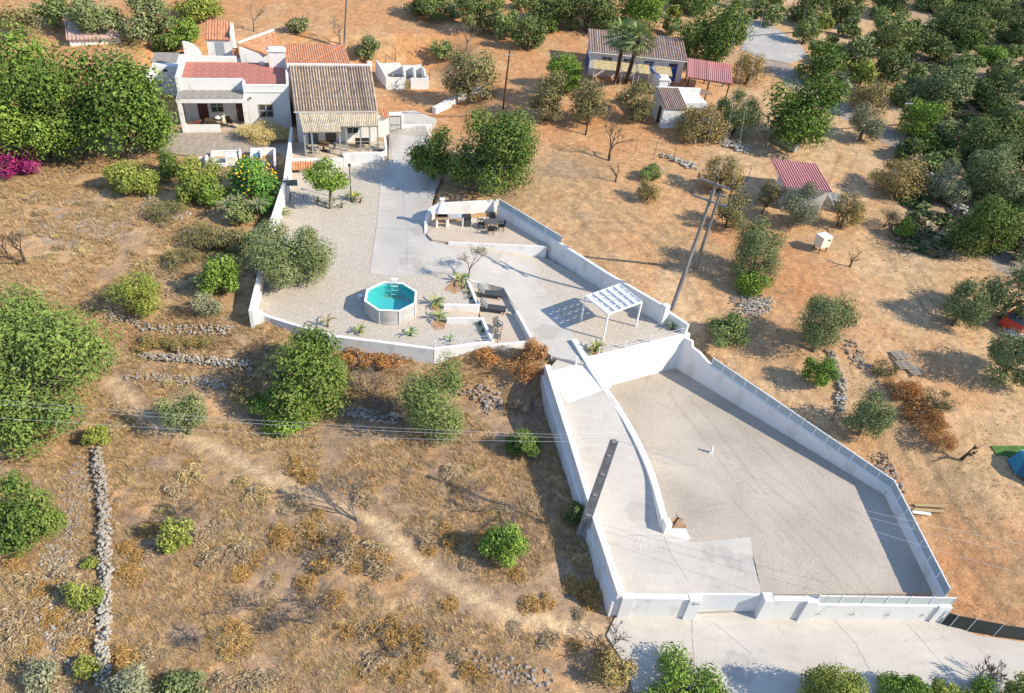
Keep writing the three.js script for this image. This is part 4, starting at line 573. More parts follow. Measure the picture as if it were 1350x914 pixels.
// frame along two surveyed points, x from a to b, z toward the viewer
function framed(name, label, category, a, b, y) { const e = V3(b.x - a.x, 0, b.z - a.z), t = thing(name, label, category, V3(a.x, y, a.z), Math.atan2(-e.z, e.x)); return [t, e.length()]; }
function local(t, p) { t.updateMatrixWorld(); return t.worldToLocal(p.clone()); }
{ // neighbour's cottage
  const y = G(840, 103).y + 0.1, a = at(776.6, 67, y + 2.5), b = at(906, 80, y + 2.5), [t, n] = framed('white_cottage', 'long white cottage with brown tiled roof behind the two palms', 'house', a, b, y), bk = local(t, at(830, 43.5, y + 3.7)).z;
  const s = new THREE.Shape([new THREE.Vector2(0, -0.8), new THREE.Vector2(0, 2.4), new THREE.Vector2(-bk, 3.55), new THREE.Vector2(-bk, -0.8)]); part('wall', uvMetres(new THREE.ExtrudeGeometry(s, { depth: n - 0.5, bevelEnabled: false }).rotateY(Math.PI / 2).translate(0.25, 0, 0)), MAT.white, t);
  courses(t, V3(0, 3.72, bk), V3(n, 3.72, bk), V3(n, 2.55, 0.3), V3(0, 2.55, 0.3), 40, BROWNTILE, { rows: 10, bed: mat(lin(0.52, 0.36, 0.28), { map: tSpeck }), rise: 0.08 });
  for (const f of [0.14, 0.36, 0.57]) windowPart(t, n * f, n * f + 1.2, 1.45, 2.05, 0.004, MAT.oldWhite); const d = part('door', W(n * 0.83, n * 0.83 + 1.0, 0, 2.0, 0.004, 0.05), MAT.blue, t); part('fanlight', W(n * 0.83 + 0.1, n * 0.83 + 0.9, 1.65, 1.9, 0.05, 0.06), MAT.doorBrown, d); part('plinth', W(0.2, n * 0.6, -0.8, 0.5, 0.01, 0.06), MAT.white, t); part('gutter', W(0, n, 2.42, 2.5, 0.3, 0.38), MAT.whiteMetal, t); part('blue_band', W(0.2, 0.245, -0.6, 1.4, bk * 0.9, -0.02), MAT.blue, t);
  const cm = mat(lin(0.78, 0.6, 0.3), { side: THREE.DoubleSide, map: tSpeck });
  for (const [k, u0, u1, lab] of [[0, 0.05, 0.3, 'pale yellow awning at the gable end of the cottage'], [1, 0.33, 0.47, 'pale yellow awning between the two palm trunks'], [2, 0.5, 0.62, 'pale yellow awning beside the blue gate of the cottage'], [3, 0.68, 0.84, 'pale yellow sunlit canopy in front of the blue door']]) { const w = thing('shade_awning', lab, 'awning', t.position.clone(), t.rotation.y); w.translateX(n * u0); const l = n * (u1 - u0); const g = bx(l, 0.05, 2.1, l / 2, 0, 0); g.rotateX(0.2); g.translate(0, 1.5, 1.5); part('cloth', g, cm, w); for (const x of [0.1, l - 0.1]) part('leg', W(x - 0.03, x + 0.03, -0.6, 1.26, 2.35, 2.41), MAT.oldWhite, w); }
  const wl = thing('cottage_wall', 'white yard wall with blue coping beside the cottage door', 'wall', t.position.clone(), t.rotation.y); part('wall_panel', wallGeo([V3(n * 0.63, 1.5, 0.3), V3(n * 0.66, 1.4, 2.2), V3(n * 0.8, 1.3, 4.2)], 0.2, -0.8), MAT.white, wl); part('coping', wallGeo([V3(n * 0.63, 1.56, 0.3), V3(n * 0.66, 1.46, 2.2), V3(n * 0.72, 1.42, 2.9)], 0.22, 1.3), MAT.blue, wl);
}
{ const y = G(885, 158).y, a = at(876, 142, y + 2.0), b = at(906, 143, y + 2.0), [t, n] = framed('cottage_outhouse', 'small white outhouse with brown tile roof and white chimney below the cottage', 'outbuilding', a, b, y), bk = local(t, at(893, 117, y + 2.9)).z;
  const s = new THREE.Shape([new THREE.Vector2(0, -0.8), new THREE.Vector2(0, 1.95), new THREE.Vector2(-bk, 2.8), new THREE.Vector2(-bk, -0.8)]); part('wall', uvMetres(new THREE.ExtrudeGeometry(s, { depth: n, bevelEnabled: false }).rotateY(Math.PI / 2)), MAT.white, t); courses(t, V3(0, 2.95, bk), V3(n, 2.95, bk), V3(n, 2.06, 0.2), V3(0, 2.06, 0.2), 11, BROWNTILE, { rows: 8, bed: mat(lin(0.52, 0.36, 0.28)), rise: 0.09 });
  part('side_block', W(n + 0.02, n + 2.6, -0.8, 2.3, bk - 0.2, -0.9), MAT.white, t); part('side_roof', W(n + 0.02, n + 4.2, 2.3, 2.36, bk - 1.6, bk - 0.2), mat(lin(0.42, 0.28, 0.2), { map: tSpeck }), t); part('yard_block', W(n + 0.02, n + 4.6, -0.8, 0.9, -0.9, 1.2), MAT.white, t); part('chimney', merge([W(0.3, 1.3, 2.6, 3.7, bk - 0.9, bk - 0.1), W(0.15, 1.45, 3.7, 3.82, bk - 1.0, bk), W(0.35, 1.25, 3.82, 4.1, bk - 0.8, bk - 0.2)]), MAT.oldWhite, t); part('door', W(-0.03, 0, 0, 1.8, -1.4, -0.6), MAT.dark, t); part('back_wall', W(0, n + 2.6, -0.8, 3.0, bk - 0.28, bk - 0.02), MAT.white, t); }
{ const y = G(940, 118).y + 0.2, a = at(906, 101, y + 2.2), b = at(966, 110, y + 2.2), [t, n] = framed('red_roof_carport', 'open shelter with pinkish red ribbed roof beside the cottage', 'shelter', a, b, y), bk = local(t, at(925, 79, y + 2.5)).z; courses(t, V3(0, 2.5, bk), V3(n, 2.5, bk), V3(n, 2.2, 0), V3(0, 2.2, 0), 22, PINKTIN, { rows: 1, rise: 0.05, bed: mat(lin(0.66, 0.27, 0.25)), name: 'roof_rib' }); for (const x of [0.3, n * 0.5, n - 0.3]) for (const z of [bk + 0.3, -0.2]) part('post', W(x - 0.07, x + 0.07, -0.5, 2.1, z - 0.07, z + 0.07), MAT.wood, t); part('fascia', W(0, n, 2.06, 2.17, -0.02, 0.06), mat(lin(0.36, 0.08, 0.04)), t); }
{ const y = G(1070, 270).y, a = at(1035, 246, y + 2.3), b = at(1097.5, 252.6, y + 2.3), [t, n] = framed('red_roof_shed', 'white field shed with ribbed red metal roof behind the olive', 'shed', a, b, y), q = local(t, at(1016.8, 210, y + 2.75)), bk = q.z; courses(t, V3(q.x, 2.78, bk), V3(q.x + n, 2.78, bk), V3(n, 2.3, 0), V3(0, 2.3, 0), 18, PINKTIN, { rows: 1, rise: 0.06, bed: mat(lin(0.66, 0.27, 0.25)), name: 'roof_rib', fill: 0.5 }); part('wall', W(0.5, n - 0.3, -0.8, 2.1, bk * 0.75, -0.3), MAT.oldWhite, t); part('door', W(n * 0.5, n * 0.5 + 0.9, -0.1, 1.8, -0.3, -0.27), MAT.whiteMetal, t); part('fascia', W(0.1, n, 2.16, 2.26, 0, 0.07), MAT.whiteMetal, t); part('downpipe', bar(V3(n - 0.3, 2.2, 0.05), V3(n + 0.5, 0.9, 0.9), 0.05), MAT.whiteMetal, t);
  const w = thing('water_tank', 'round grey concrete water tank at the corner of the red-roofed shed', 'tank', G(1099, 274)); part('drum', cyl(0.95, 0.95, 1.2, 0, -0.1, 0, 22), mat(lin(0.42, 0.4, 0.37), { map: tSpeck }), w); part('lid', cyl(0.98, 0.4, 0.12, 0, 1.1, 0, 22), mat(lin(0.46, 0.44, 0.4), { map: tSpeck }), w); }
{ const y = G(140, 50).y, a = at(90, 51, y + 0.5), b = at(158, 50, y + 0.5), [t, n] = framed('pale_roof_barn', 'far barn with plain pale pink roof showing above the big tree', 'barn', a, b, y); part('wall', W(0, n, -0.5, 0.4, -5, 0), MAT.oldWhite, t); courses(t, V3(-0.4, 2.0, -5.2), V3(n, 1.0, -5.2), V3(n + 0.2, 0.5, 0.3), V3(-0.2, 0.5, 0.3), 14, tileMats([[0.6, 0.4, 0.32], [0.56, 0.37, 0.3]]), { rows: 2, rise: 0.03, bed: mat(lin(0.55, 0.37, 0.3)), name: 'roof_rib' }); }
wall('low thick white wall running behind the carob tree', [[572, 150], [603, 134], [638, 119]].map((p) => { const q = G(...p); q.y += 0.7; return q; }), 0.5, (x, z) => hill(x, z) - 0.5, MAT.oldWhite);

// ---------------------------------------------------------------- poles, wires
function wire(a, b, sag, name, label, group, thick = 0.01) { const c = []; for (let k = 0; k <= 24; k++) { const f = k / 24, p = a.clone().lerp(b, f); p.y -= sag * 4 * f * (1 - f); c.push(p); } solo(name, new THREE.TubeGeometry(new THREE.CatmullRomCurve3(c), 30, thick, 4), mat(lin(0.5, 0.5, 0.5), { roughness: 0.5, metalness: 0.4 }), label, 'cable', group); }
{ // tall double pole
  const a = at(884.5, 412, -0.1), b = at(945, 240, 11.0), t = thing('double_utility_pole', 'tall grey concrete utility pole with crossarms above the white wall pillar', 'utility pole', V3());
  const g = new THREE.CylinderGeometry(0.13, 0.24, 1, 4); g.rotateY(Math.PI / 4); g.scale(0.9, a.distanceTo(b) + 1, 0.75); g.applyQuaternion(Q.setFromUnitVectors(V3(0, 1, 0), b.clone().sub(a).normalize())); const m = a.clone().lerp(b, 0.5).addScaledVector(b.clone().sub(a).normalize(), -0.5); g.translate(m.x, m.y, m.z); part('pole', g, MAT.poleConcrete, t);
  const e = V3(0.86, 0, 0.5), arm = (f, l, r) => { const p = a.clone().lerp(b, f), q = p.clone().addScaledVector(e, -l), s = p.clone().addScaledVector(e, r); part('crossarm', beam(q, s, 0.12, 0.12), MAT.poleConcrete, t); for (const z of [q, s]) { const k = part('insulator', cyl(0.07, 0.05, 0.32, z.x, z.y + 0.06, z.z, 8), MAT.dark, t); } return [q, p, s]; };
  const tops = arm(0.985, 1.3, 1.1); arm(0.87, 1.4, 1.3); part('insulator', cyl(0.07, 0.05, 0.36, b.x, b.y, b.z, 8), MAT.dark, t);
  const c = G(917, 353), d = at(950, 252, c.y + 8.4), t2 = thing('slim_utility_pole', 'slimmer concrete pole standing behind the tall double pole', 'utility pole', V3()); part('pole', bar(c.clone().add(V3(0, -0.4, 0)), d, 0.17, 0.1, 6), MAT.poleConcrete, t2); part('crossarm', beam(d.clone().addScaledVector(e, -0.7).add(V3(0, -0.3, 0)), d.clone().addScaledVector(e, 0.5).add(V3(0, -0.3, 0)), 0.1, 0.1), MAT.poleConcrete, t2); part('bracket', cyl(0.09, 0.09, 0.3, d.x, d.y - 0.1, d.z, 8), MAT.dark, t2);
  for (const p of tops) { wire(p.clone().add(V3(0, 0.3, 0)), at(1010, -60, 17).add(V3(p.x - tops[1].x, 0, p.z - tops[1].z)), 1.0, 'power_cable', 'thin power cable leaving the tall double pole toward the far lane', 'cables beyond the double pole', 0.009); }
}
{ // slotted pole by the ramp
  const a = G(764, 710).add(V3(0, -0.4, 0)), b = at(810, 581, 4.7), t = thing('slotted_utility_pole', 'slotted concrete utility pole with ladder-like face beside the ramp wall', 'utility pole', V3()), ax = b.clone().sub(a), len = ax.length(); ax.normalize();
  const view = EYE.clone().sub(a).setY(0).normalize(), ex = V3(view.z, 0, -view.x).normalize(), rot = new THREE.Matrix4().makeBasis(ex, ax, V3().crossVectors(ex, ax)), put = (g) => g.applyMatrix4(rot).translate(a.x, a.y, a.z), fl = mat(lin(0.44, 0.43, 0.41), { map: tSpeck });
  const web = new THREE.CylinderGeometry(0.08, 0.16, len, 4); web.rotateY(Math.PI / 4); web.scale(1, 1, 0.2); web.translate(0, len / 2, -0.1); part('web', put(web), fl, t);
  for (const s of [-1, 1]) part('flange', put(beam(V3(s * 0.165, 0, 0), V3(s * 0.09, len, 0), 0.05, 0.26)), fl, t);
  for (const f of [0.12, 0.3, 0.5, 0.7, 0.87, 0.995]) { const w = mix(0.165, 0.09, f) * 2; part('rung', put(bx(w, 0.1, 0.3, 0, len * f, 0)), fl, t); }
  for (let k = 0; k < 11; k++) { const f = 0.36 + k * 0.056; part('bolt_hole_sleeve', put(cyl(0.035, 0.035, 0.05, 0, 0, 0, 8).rotateX(Math.PI / 2).translate(0.02, len * f, 0.12)), fl, t); }
  for (const [k, yl, yr] of [[-1, 519, 742], [0, 525, 758], [1, 546, 790]]) { const p = b.clone().add(V3(ex.x * k * 0.7, 0.12, ex.z * k * 0.7)), l = at(-150, yl - 6, 5.2), r = at(1480, yr, 4.6); wire(l, p, 0.5, 'power_cable', 'thin grey cable crossing the dry field to the slotted pole', 'cables over the dry field'); wire(p, r, 0.7, 'power_cable', 'thin grey cable crossing the gravel yard from the slotted pole', 'cables over the gravel yard'); }
}
function pole(bx0, by0, tx, ty, h, r, m, label, lean = true) { const a = G(bx0, by0), b = lean ? at(tx, ty, a.y + h) : V3(a.x, a.y + h, a.z), t = thing('utility_pole', label, 'utility pole', V3()); part('pole', bar(a.clone().add(V3(0, -0.4, 0)), b, r, r * 0.65, 7), m, t); part('cap', cyl(r * 0.75, r * 0.3, 0.12, b.x, b.y, b.z, 7), m, t); part('bracket', beam(b.clone().add(V3(-0.4, -0.4, 0)), b.clone().add(V3(0.4, -0.35, 0)), 0.06, 0.08), MAT.steel, t); return b; }
pole(453, 63, 457, -8, 6.6, 0.14, MAT.poleConcrete, 'grey utility pole rising behind the orange tiled roof');
pole(663, 143, 672, 67, 7.2, 0.12, MAT.wood, 'dark wooden pole behind the carob tree');
pole(1098, 553, 1112, 520, 2.4, 0.05, MAT.greyBark, 'thin grey stake outside the panel fence');
pole(1056, 40, 1068, -12, 7, 0.15, MAT.greyBark, 'pale pole at the bend of the upper lane'); pole(1187, 162, 1201, 132, 4.2, 0.12, MAT.greyBark, 'short leaning pole beside the scrub lane');

// ---------------------------------------------------------------- trees and shrubs
// palettes: linear leaf colours
const PAL = {
  broad: [[0.115, 0.185, 0.028], [0.075, 0.13, 0.02], [0.17, 0.235, 0.042], [0.05, 0.085, 0.016]],
  carob: [[0.08, 0.13, 0.022], [0.055, 0.1, 0.017], [0.13, 0.185, 0.04], [0.1, 0.15, 0.025], [0.16, 0.18, 0.05]],
  pistachio: [[0.13, 0.19, 0.045], [0.1, 0.15, 0.035], [0.16, 0.21, 0.055], [0.12, 0.17, 0.04]],
  soft: [[0.15, 0.2, 0.065], [0.12, 0.165, 0.05], [0.19, 0.24, 0.085], [0.22, 0.23, 0.1]],
  olive: [[0.17, 0.2, 0.09], [0.135, 0.165, 0.07], [0.23, 0.25, 0.13], [0.13, 0.16, 0.06]],
  lime: [[0.22, 0.25, 0.05], [0.17, 0.2, 0.04], [0.27, 0.28, 0.07], [0.12, 0.16, 0.03]],
  bright: [[0.13, 0.21, 0.03], [0.17, 0.25, 0.04], [0.09, 0.15, 0.02], [0.21, 0.28, 0.055]],
  pine: [[0.1, 0.13, 0.04], [0.075, 0.105, 0.03], [0.13, 0.16, 0.05], [0.11, 0.135, 0.045]],
  gold: [[0.3, 0.22, 0.09], [0.24, 0.18, 0.08], [0.2, 0.18, 0.08], [0.36, 0.26, 0.1]],
  almond: [[0.24, 0.19, 0.1], [0.17, 0.15, 0.075], [0.2, 0.2, 0.08], [0.14, 0.13, 0.06]],
  grey: [[0.22, 0.22, 0.15], [0.17, 0.18, 0.12], [0.27, 0.26, 0.18]],
  cassia: [[0.08, 0.19, 0.04], [0.11, 0.24, 0.05], [0.06, 0.14, 0.03], [0.16, 0.26, 0.05]],
  rust: [[0.42, 0.2, 0.07], [0.34, 0.17, 0.07], [0.46, 0.26, 0.1], [0.26, 0.14, 0.07]],
  straw: [[0.5, 0.4, 0.2], [0.42, 0.33, 0.16], [0.56, 0.46, 0.26]],
  magenta: [[0.24, 0.012, 0.12], [0.18, 0.01, 0.09], [0.3, 0.03, 0.16], [0.1, 0.05, 0.04]],
};
function leaves(r, { a, b, c = a, n, leaf, pal, lobes = 10, shell = 0.55, floor = -1, wide = 0.55, core = 0.3, grow = 1.06 }) {
  const L_ = []; for (let k = 0; k < lobes; k++) { const low = k % 4 === 1, th = rr(0, 6.283, r), cz = low ? rr(-0.8, -0.35, r) : rr(-0.7, 0.95, r), q = Math.sqrt(1 - cz * cz), d = low ? rr(0.62, 0.8, r) : rr(0.45, 0.78, r); L_.push([Math.cos(th) * q * d * grow, cz * d * grow, Math.sin(th) * q * d * grow, rr(0.26, 0.46, r) * grow, Math.floor(r() * pal.length)]); } L_.push([0, 0.06, 0, 0.76, 0], [0, 0.06, 0, 0.76, 2], [0, -0.3, 0, 0.66, 1]);
  const pos = new Float32Array(n * 18), col = new Float32Array(n * 18), nor = new Float32Array(n * 18);
  for (let k = 0; k < n; k++) {
    const l = L_[Math.floor(r() * L_.length)]; let dx, dy, dz, q; do { dx = r() * 2 - 1; dy = r() * 2 - 1; dz = r() * 2 - 1; q = dx * dx + dy * dy + dz * dz; } while (q > 1 || q < 0.01); q = 1 / Math.sqrt(q); dx *= q; dy *= q; dz *= q;
    const deep = r() < core, rad = l[3] * (deep ? rr(0.3, 0.85, r) : rr(shell + 0.25, 1.08, r)), px = (l[0] + dx * rad) * a, pz = (l[2] + dz * rad) * c; let py = (l[1] + dy * rad) * b; if (py < floor * b) py = floor * b + rr(0, 0.25, r) * b;
    let nx = dx + r() * 1.8 - 0.9, ny = dy + r() * 1.5 - 0.4, nz = dz + r() * 1.8 - 0.9; q = 1 / Math.hypot(nx, ny, nz); nx *= q; ny *= q; nz *= q;
    const ux = r() * 2 - 1, uy = r() * 2 - 1, uz = r() * 2 - 1; let tx = uy * nz - uz * ny, ty = uz * nx - ux * nz, tz = ux * ny - uy * nx; q = 1 / (Math.hypot(tx, ty, tz) || 1); tx *= q; ty *= q; tz *= q; const sx = ny * tz - nz * ty, sy = nz * tx - nx * tz, sz = nx * ty - ny * tx;
    const len = leaf * rr(0.6, 1.35, r) * (deep ? 1.9 : 1), h = len / 2, w = len * wide / 2, cc = pal[r() < 0.5 ? l[4] % pal.length : Math.floor(r() * pal.length)], f = rr(0.8, 1.2, r) * 1.32, e = len * 0.16, o = k * 18;
    const A = [px - tx * h, py - ty * h, pz - tz * h], C = [px + tx * h, py + ty * h, pz + tz * h], B = [px + sx * w + nx * e, py + sy * w + ny * e, pz + sz * w + nz * e], D = [px - sx * w + nx * e, py - sy * w + ny * e, pz - sz * w + nz * e], six = [A, B, C, A, C, D];
    for (let i = 0; i < 6; i++) { for (let m = 0; m < 3; m++) { pos[o + i * 3 + m] = six[i][m]; col[o + i * 3 + m] = cc[m] * f * (m === 2 ? 0.85 : 1); } }
  }
  const g = new THREE.BufferGeometry(); g.setAttribute('position', new THREE.BufferAttribute(pos, 3)); g.setAttribute('color', new THREE.BufferAttribute(col, 3)); g.computeVertexNormals(); return g;
}
function limbs(r, h, a, rad, n = 5, lean = 0.1) { // trunk that forks into bent limbs reaching into the crown
  const list = [], top = V3(rr(-lean, lean, r) * h, h * 0.45, rr(-lean, lean, r) * h); list.push(bar(V3(0, -0.35, 0), top, rad, rad * 0.75, 7));
  for (let k = 0; k < n; k++) { const th = k / n * 6.283 + rr(-0.5, 0.5, r), m = top.clone().add(V3(Math.cos(th) * a * 0.3, h * rr(0.12, 0.25, r), Math.sin(th) * a * 0.3)), e = top.clone().add(V3(Math.cos(th) * a * 0.62, h * rr(0.3, 0.6, r), Math.sin(th) * a * 0.62)); list.push(bar(top, m, rad * 0.6, rad * 0.4, 5), bar(m, e, rad * 0.4, rad * 0.12, 5)); for (let j = 0; j < 2; j++) list.push(bar(m, m.clone().add(V3(rr(-0.5, 0.5, r) * a, rr(0.1, 0.35, r) * h, rr(-0.5, 0.5, r) * a)), rad * 0.28, rad * 0.07, 4)); }
  return merge(list);
}
// crown seen in the photo between (x0,y0) and (x1,y1); clear = trunk below it in metres
function sized(x0, y0, x1, y1, clear, squat = 9) {
  const cx = (x0 + x1) / 2, cy = (y0 + y1) / 2; let p = G(cx, cy), a = 1, b = 1;
  for (let k = 0; k < 8; k++) { const s = FOCAL / p.clone().sub(EYE).dot(FWD), dip = Math.asin(clamp((EYE.y - p.y) / p.distanceTo(EYE), 0.05, 0.98)); a = (x1 - x0) / 2 / s; const v = (y1 - y0) / 2 / s; b = Math.max(0.5 * Math.min(a, v), Math.sqrt(Math.max(0, v * v - (a * 0.9 * Math.sin(dip)) ** 2)) / Math.cos(dip)); b = Math.min(b, a * squat); p = on((x, z) => hillG(x, z) + clear + b * 0.92, cx, cy); }
  p.y = hillG(p.x, p.z); return { p, a, b };
}
let treeSeed = 100;
function tree(name, label, kind, box, { clear = 0.6, stem = false, leaf = 0.3, cover = 2.1, bark = MAT.bark, group, lobes, shell, wide, core, dry = false, limbN = 5, deep = 0.92, squat = 1.08 } = {}) {
  if (!stem) clear *= 0.35;
  const { p, a, b } = sized(...box, clear, squat), r = seeded(++treeSeed * 13), t = thing(name, label, /brush/.test(name) ? 'brush' : /shrub|bush|bougainvillea/.test(name) ? 'shrub' : 'tree', p, 0, group);
  leaf *= 0.7; const n = clamp(Math.round(0.75 * cover * 12.57 * Math.pow((a * a * 2 + a * b) / 3, 1) / (leaf * leaf * 0.5)), 220, 19000), h = clear + b;
  part('trunk', limbs(r, h, a, clamp(a * 0.09, 0.04, 0.4), limbN), bark, t);
  const g = leaves(r, { a, b, c: a * deep, n, leaf, pal: PAL[kind], lobes: lobes ?? clamp(Math.round(7 + a * 2.6), 8, 26), shell, floor: stem ? -0.95 : -0.9, wide, core }); g.translate(0, clear + b * 0.9, 0); part('crown', g, dry ? MAT.dryLeaf : MAT.leaf, t); return { t, p, a, b };
}
// --- named trees
tree('broadleaf_tree', 'huge bright green broadleaf tree beside the old house annex', 'broad', [85, 38, 224, 236], { clear: 1.2, leaf: 0.34, cover: 1.7, wide: 0.6, lobes: 30 });
tree('broadleaf_tree', 'huge bright green broadleaf tree above the magenta bougainvillea', 'broad', [-45, 34, 118, 212], { clear: 1.2, leaf: 0.34, cover: 1.7, wide: 0.6, lobes: 26 });
tree('carob_tree', 'large dark green carob tree beside the barbecue terrace', 'carob', [590, 126, 708, 266], { clear: 0.9, leaf: 0.3, cover: 2.6, bark: MAT.greyBark, lobes: 26 });
tree('carob_tree', 'smaller carob crown leaning over the driveway from the large carob', 'carob', [537, 150, 604, 250], { clear: 1.3, leaf: 0.28, cover: 2.0, bark: MAT.greyBark });
tree('leafy_tree', 'tall pale green tree hanging over the left stone track', 'pistachio', [-62, 348, 146, 622], { clear: 0.4, leaf: 0.26, cover: 2.2, lobes: 26 });
tree('round_bush', 'dense round dark bush beside the double dry stone walls', 'carob', [-22, 622, 80, 738], { clear: 0.2, leaf: 0.24, cover: 2.2 });
tree('leafy_tree', 'dense green tree with glossy leaves below the pool terrace wall', 'carob', [329, 420, 464, 556], { clear: 0.3, leaf: 0.26, cover: 2.2, lobes: 22, squat: 0.9 });
tree('round_bush', 'yellow-green bush at the foot of the glossy tree below the pool', 'bright', [334, 505, 440, 575], { clear: 0.1, leaf: 0.22, cover: 2.2 });
tree('juniper_tree', 'feathery dark green juniper below the sunlit terrace wall', 'soft', [531, 466, 622, 584], { clear: 0.2, squat: 1.6, leaf: 0.2, cover: 2.0, wide: 0.4 });
tree('olive_tree', 'grey-green olive tree at the courtyard wall beside the gravel', 'olive', [326, 290, 430, 380], { clear: 0.7, leaf: 0.21, cover: 2.6, wide: 0.42, bark: MAT.darkBark });
tree('olive_tree', 'small lone olive beside the sandy field path', 'olive', [205, 508, 276, 582], { clear: 0.6, leaf: 0.2, cover: 1.8, wide: 0.35 });
tree('round_bush', 'small lime green bush alone in the dry field', 'lime', [203, 672, 256, 730], { clear: 0.1, leaf: 0.18, cover: 1.5 });
tree('round_bush', 'vivid green bush with dead grey twigs in the dry field', 'bright', [634, 680, 698, 748], { clear: 0.1, leaf: 0.2, cover: 2.2 });
tree('round_bush', 'dark green round bush near the ramp parapet', 'carob', [661, 560, 715, 604], { clear: 0.1, leaf: 0.18, cover: 2.2 });
tree('round_bush', 'yellow-green feathery bush above the dry stone terrace', 'lime', [143, 348, 207, 420], { clear: 0.3, leaf: 0.18, cover: 1.5, wide: 0.4 });
tree('citrus_tree', 'bright green citrus tree against the long garden wall', 'bright', [257, 322, 318, 396], { clear: 0.5, leaf: 0.24, cover: 2.0 });
tree('round_bush', 'yellow-green bush at the foot of the big broadleaf tree', 'lime', [136, 204, 206, 258], { clear: 0.1, leaf: 0.22, cover: 1.8 });
tree('round_bush', 'green bush in front of the white masonry troughs', 'lime', [232, 204, 292, 262], { clear: 0.2, leaf: 0.24, cover: 1.9 });
const flowering = tree('flowering_shrub', 'green shrub with yellow trumpet flowers beside the long garden wall', 'cassia', [296, 206, 364, 264], { clear: 0.4, leaf: 0.3, cover: 2.1 });
for (const [b, k, l] of [[[206, 196, 244, 236], 'carob', 'dark green bush at the corner of the masonry troughs'], [[256, 232, 300, 272], 'bright', 'bright green bush under the first yucca'], [[225, 240, 262, 270], 'lime', 'lime bush below the green trough bush'], [[330, 244, 362, 290], 'cassia', 'glossy green bush between the yellow flowers and the garden wall'], [[296, 262, 336, 296], 'soft', 'soft green bush between the yuccas'], [[318, 300, 344, 330], 'soft', 'soft green bush under the garden wall beside the courtyard olive']]) tree('garden_bush', l, k, b, { clear: 0.1, leaf: 0.24, cover: 1.9 });
tree('grey_shrub', 'small silver-grey olive shoot above the stone terrace', 'grey', [254, 380, 292, 424], { clear: 0.1, leaf: 0.16, cover: 1.5, wide: 0.35 });
tree('dry_shrub', 'brownish green shrub between the citrus tree and the yuccas', 'almond', [270, 298, 330, 332], { clear: 0.1, leaf: 0.2, cover: 1.6 });
tree('courtyard_tree', 'small bright green tree with slim trunk in the courtyard bed', 'bright', [404, 207, 461, 252], { clear: 1.5, leaf: 0.24, cover: 1.6, bark: MAT.greyBark, limbN: 4, stem: true });
tree('bougainvillea', 'magenta bougainvillea at the foot of the broadleaf tree', 'magenta', [-16, 180, 44, 232], { clear: 0.1, leaf: 0.24, cover: 2.0, wide: 0.7 });
{ // yellow trumpet flowers on the shrub
  const { t, a, b } = flowering, r = seeded(41), fm = mat(lin(0.85, 0.55, 0.02), { side: THREE.DoubleSide });
  for (let k = 0; k < 46; k++) { const th = rr(0, 6.28, r), el = rr(-0.2, 1.2, r), g = new THREE.ConeGeometry(0.09, 0.18, 6, 1, true); g.rotateX(rr(1.6, 2.6, r)); g.rotateY(rr(0, 6, r)); g.translate(Math.cos(th) * Math.cos(el) * a * 0.98, 0.14 + b * 0.9 + Math.sin(el) * b * 0.98, Math.sin(th) * Math.cos(el) * a * 0.95); part('blossom', g, fm, t); }
}
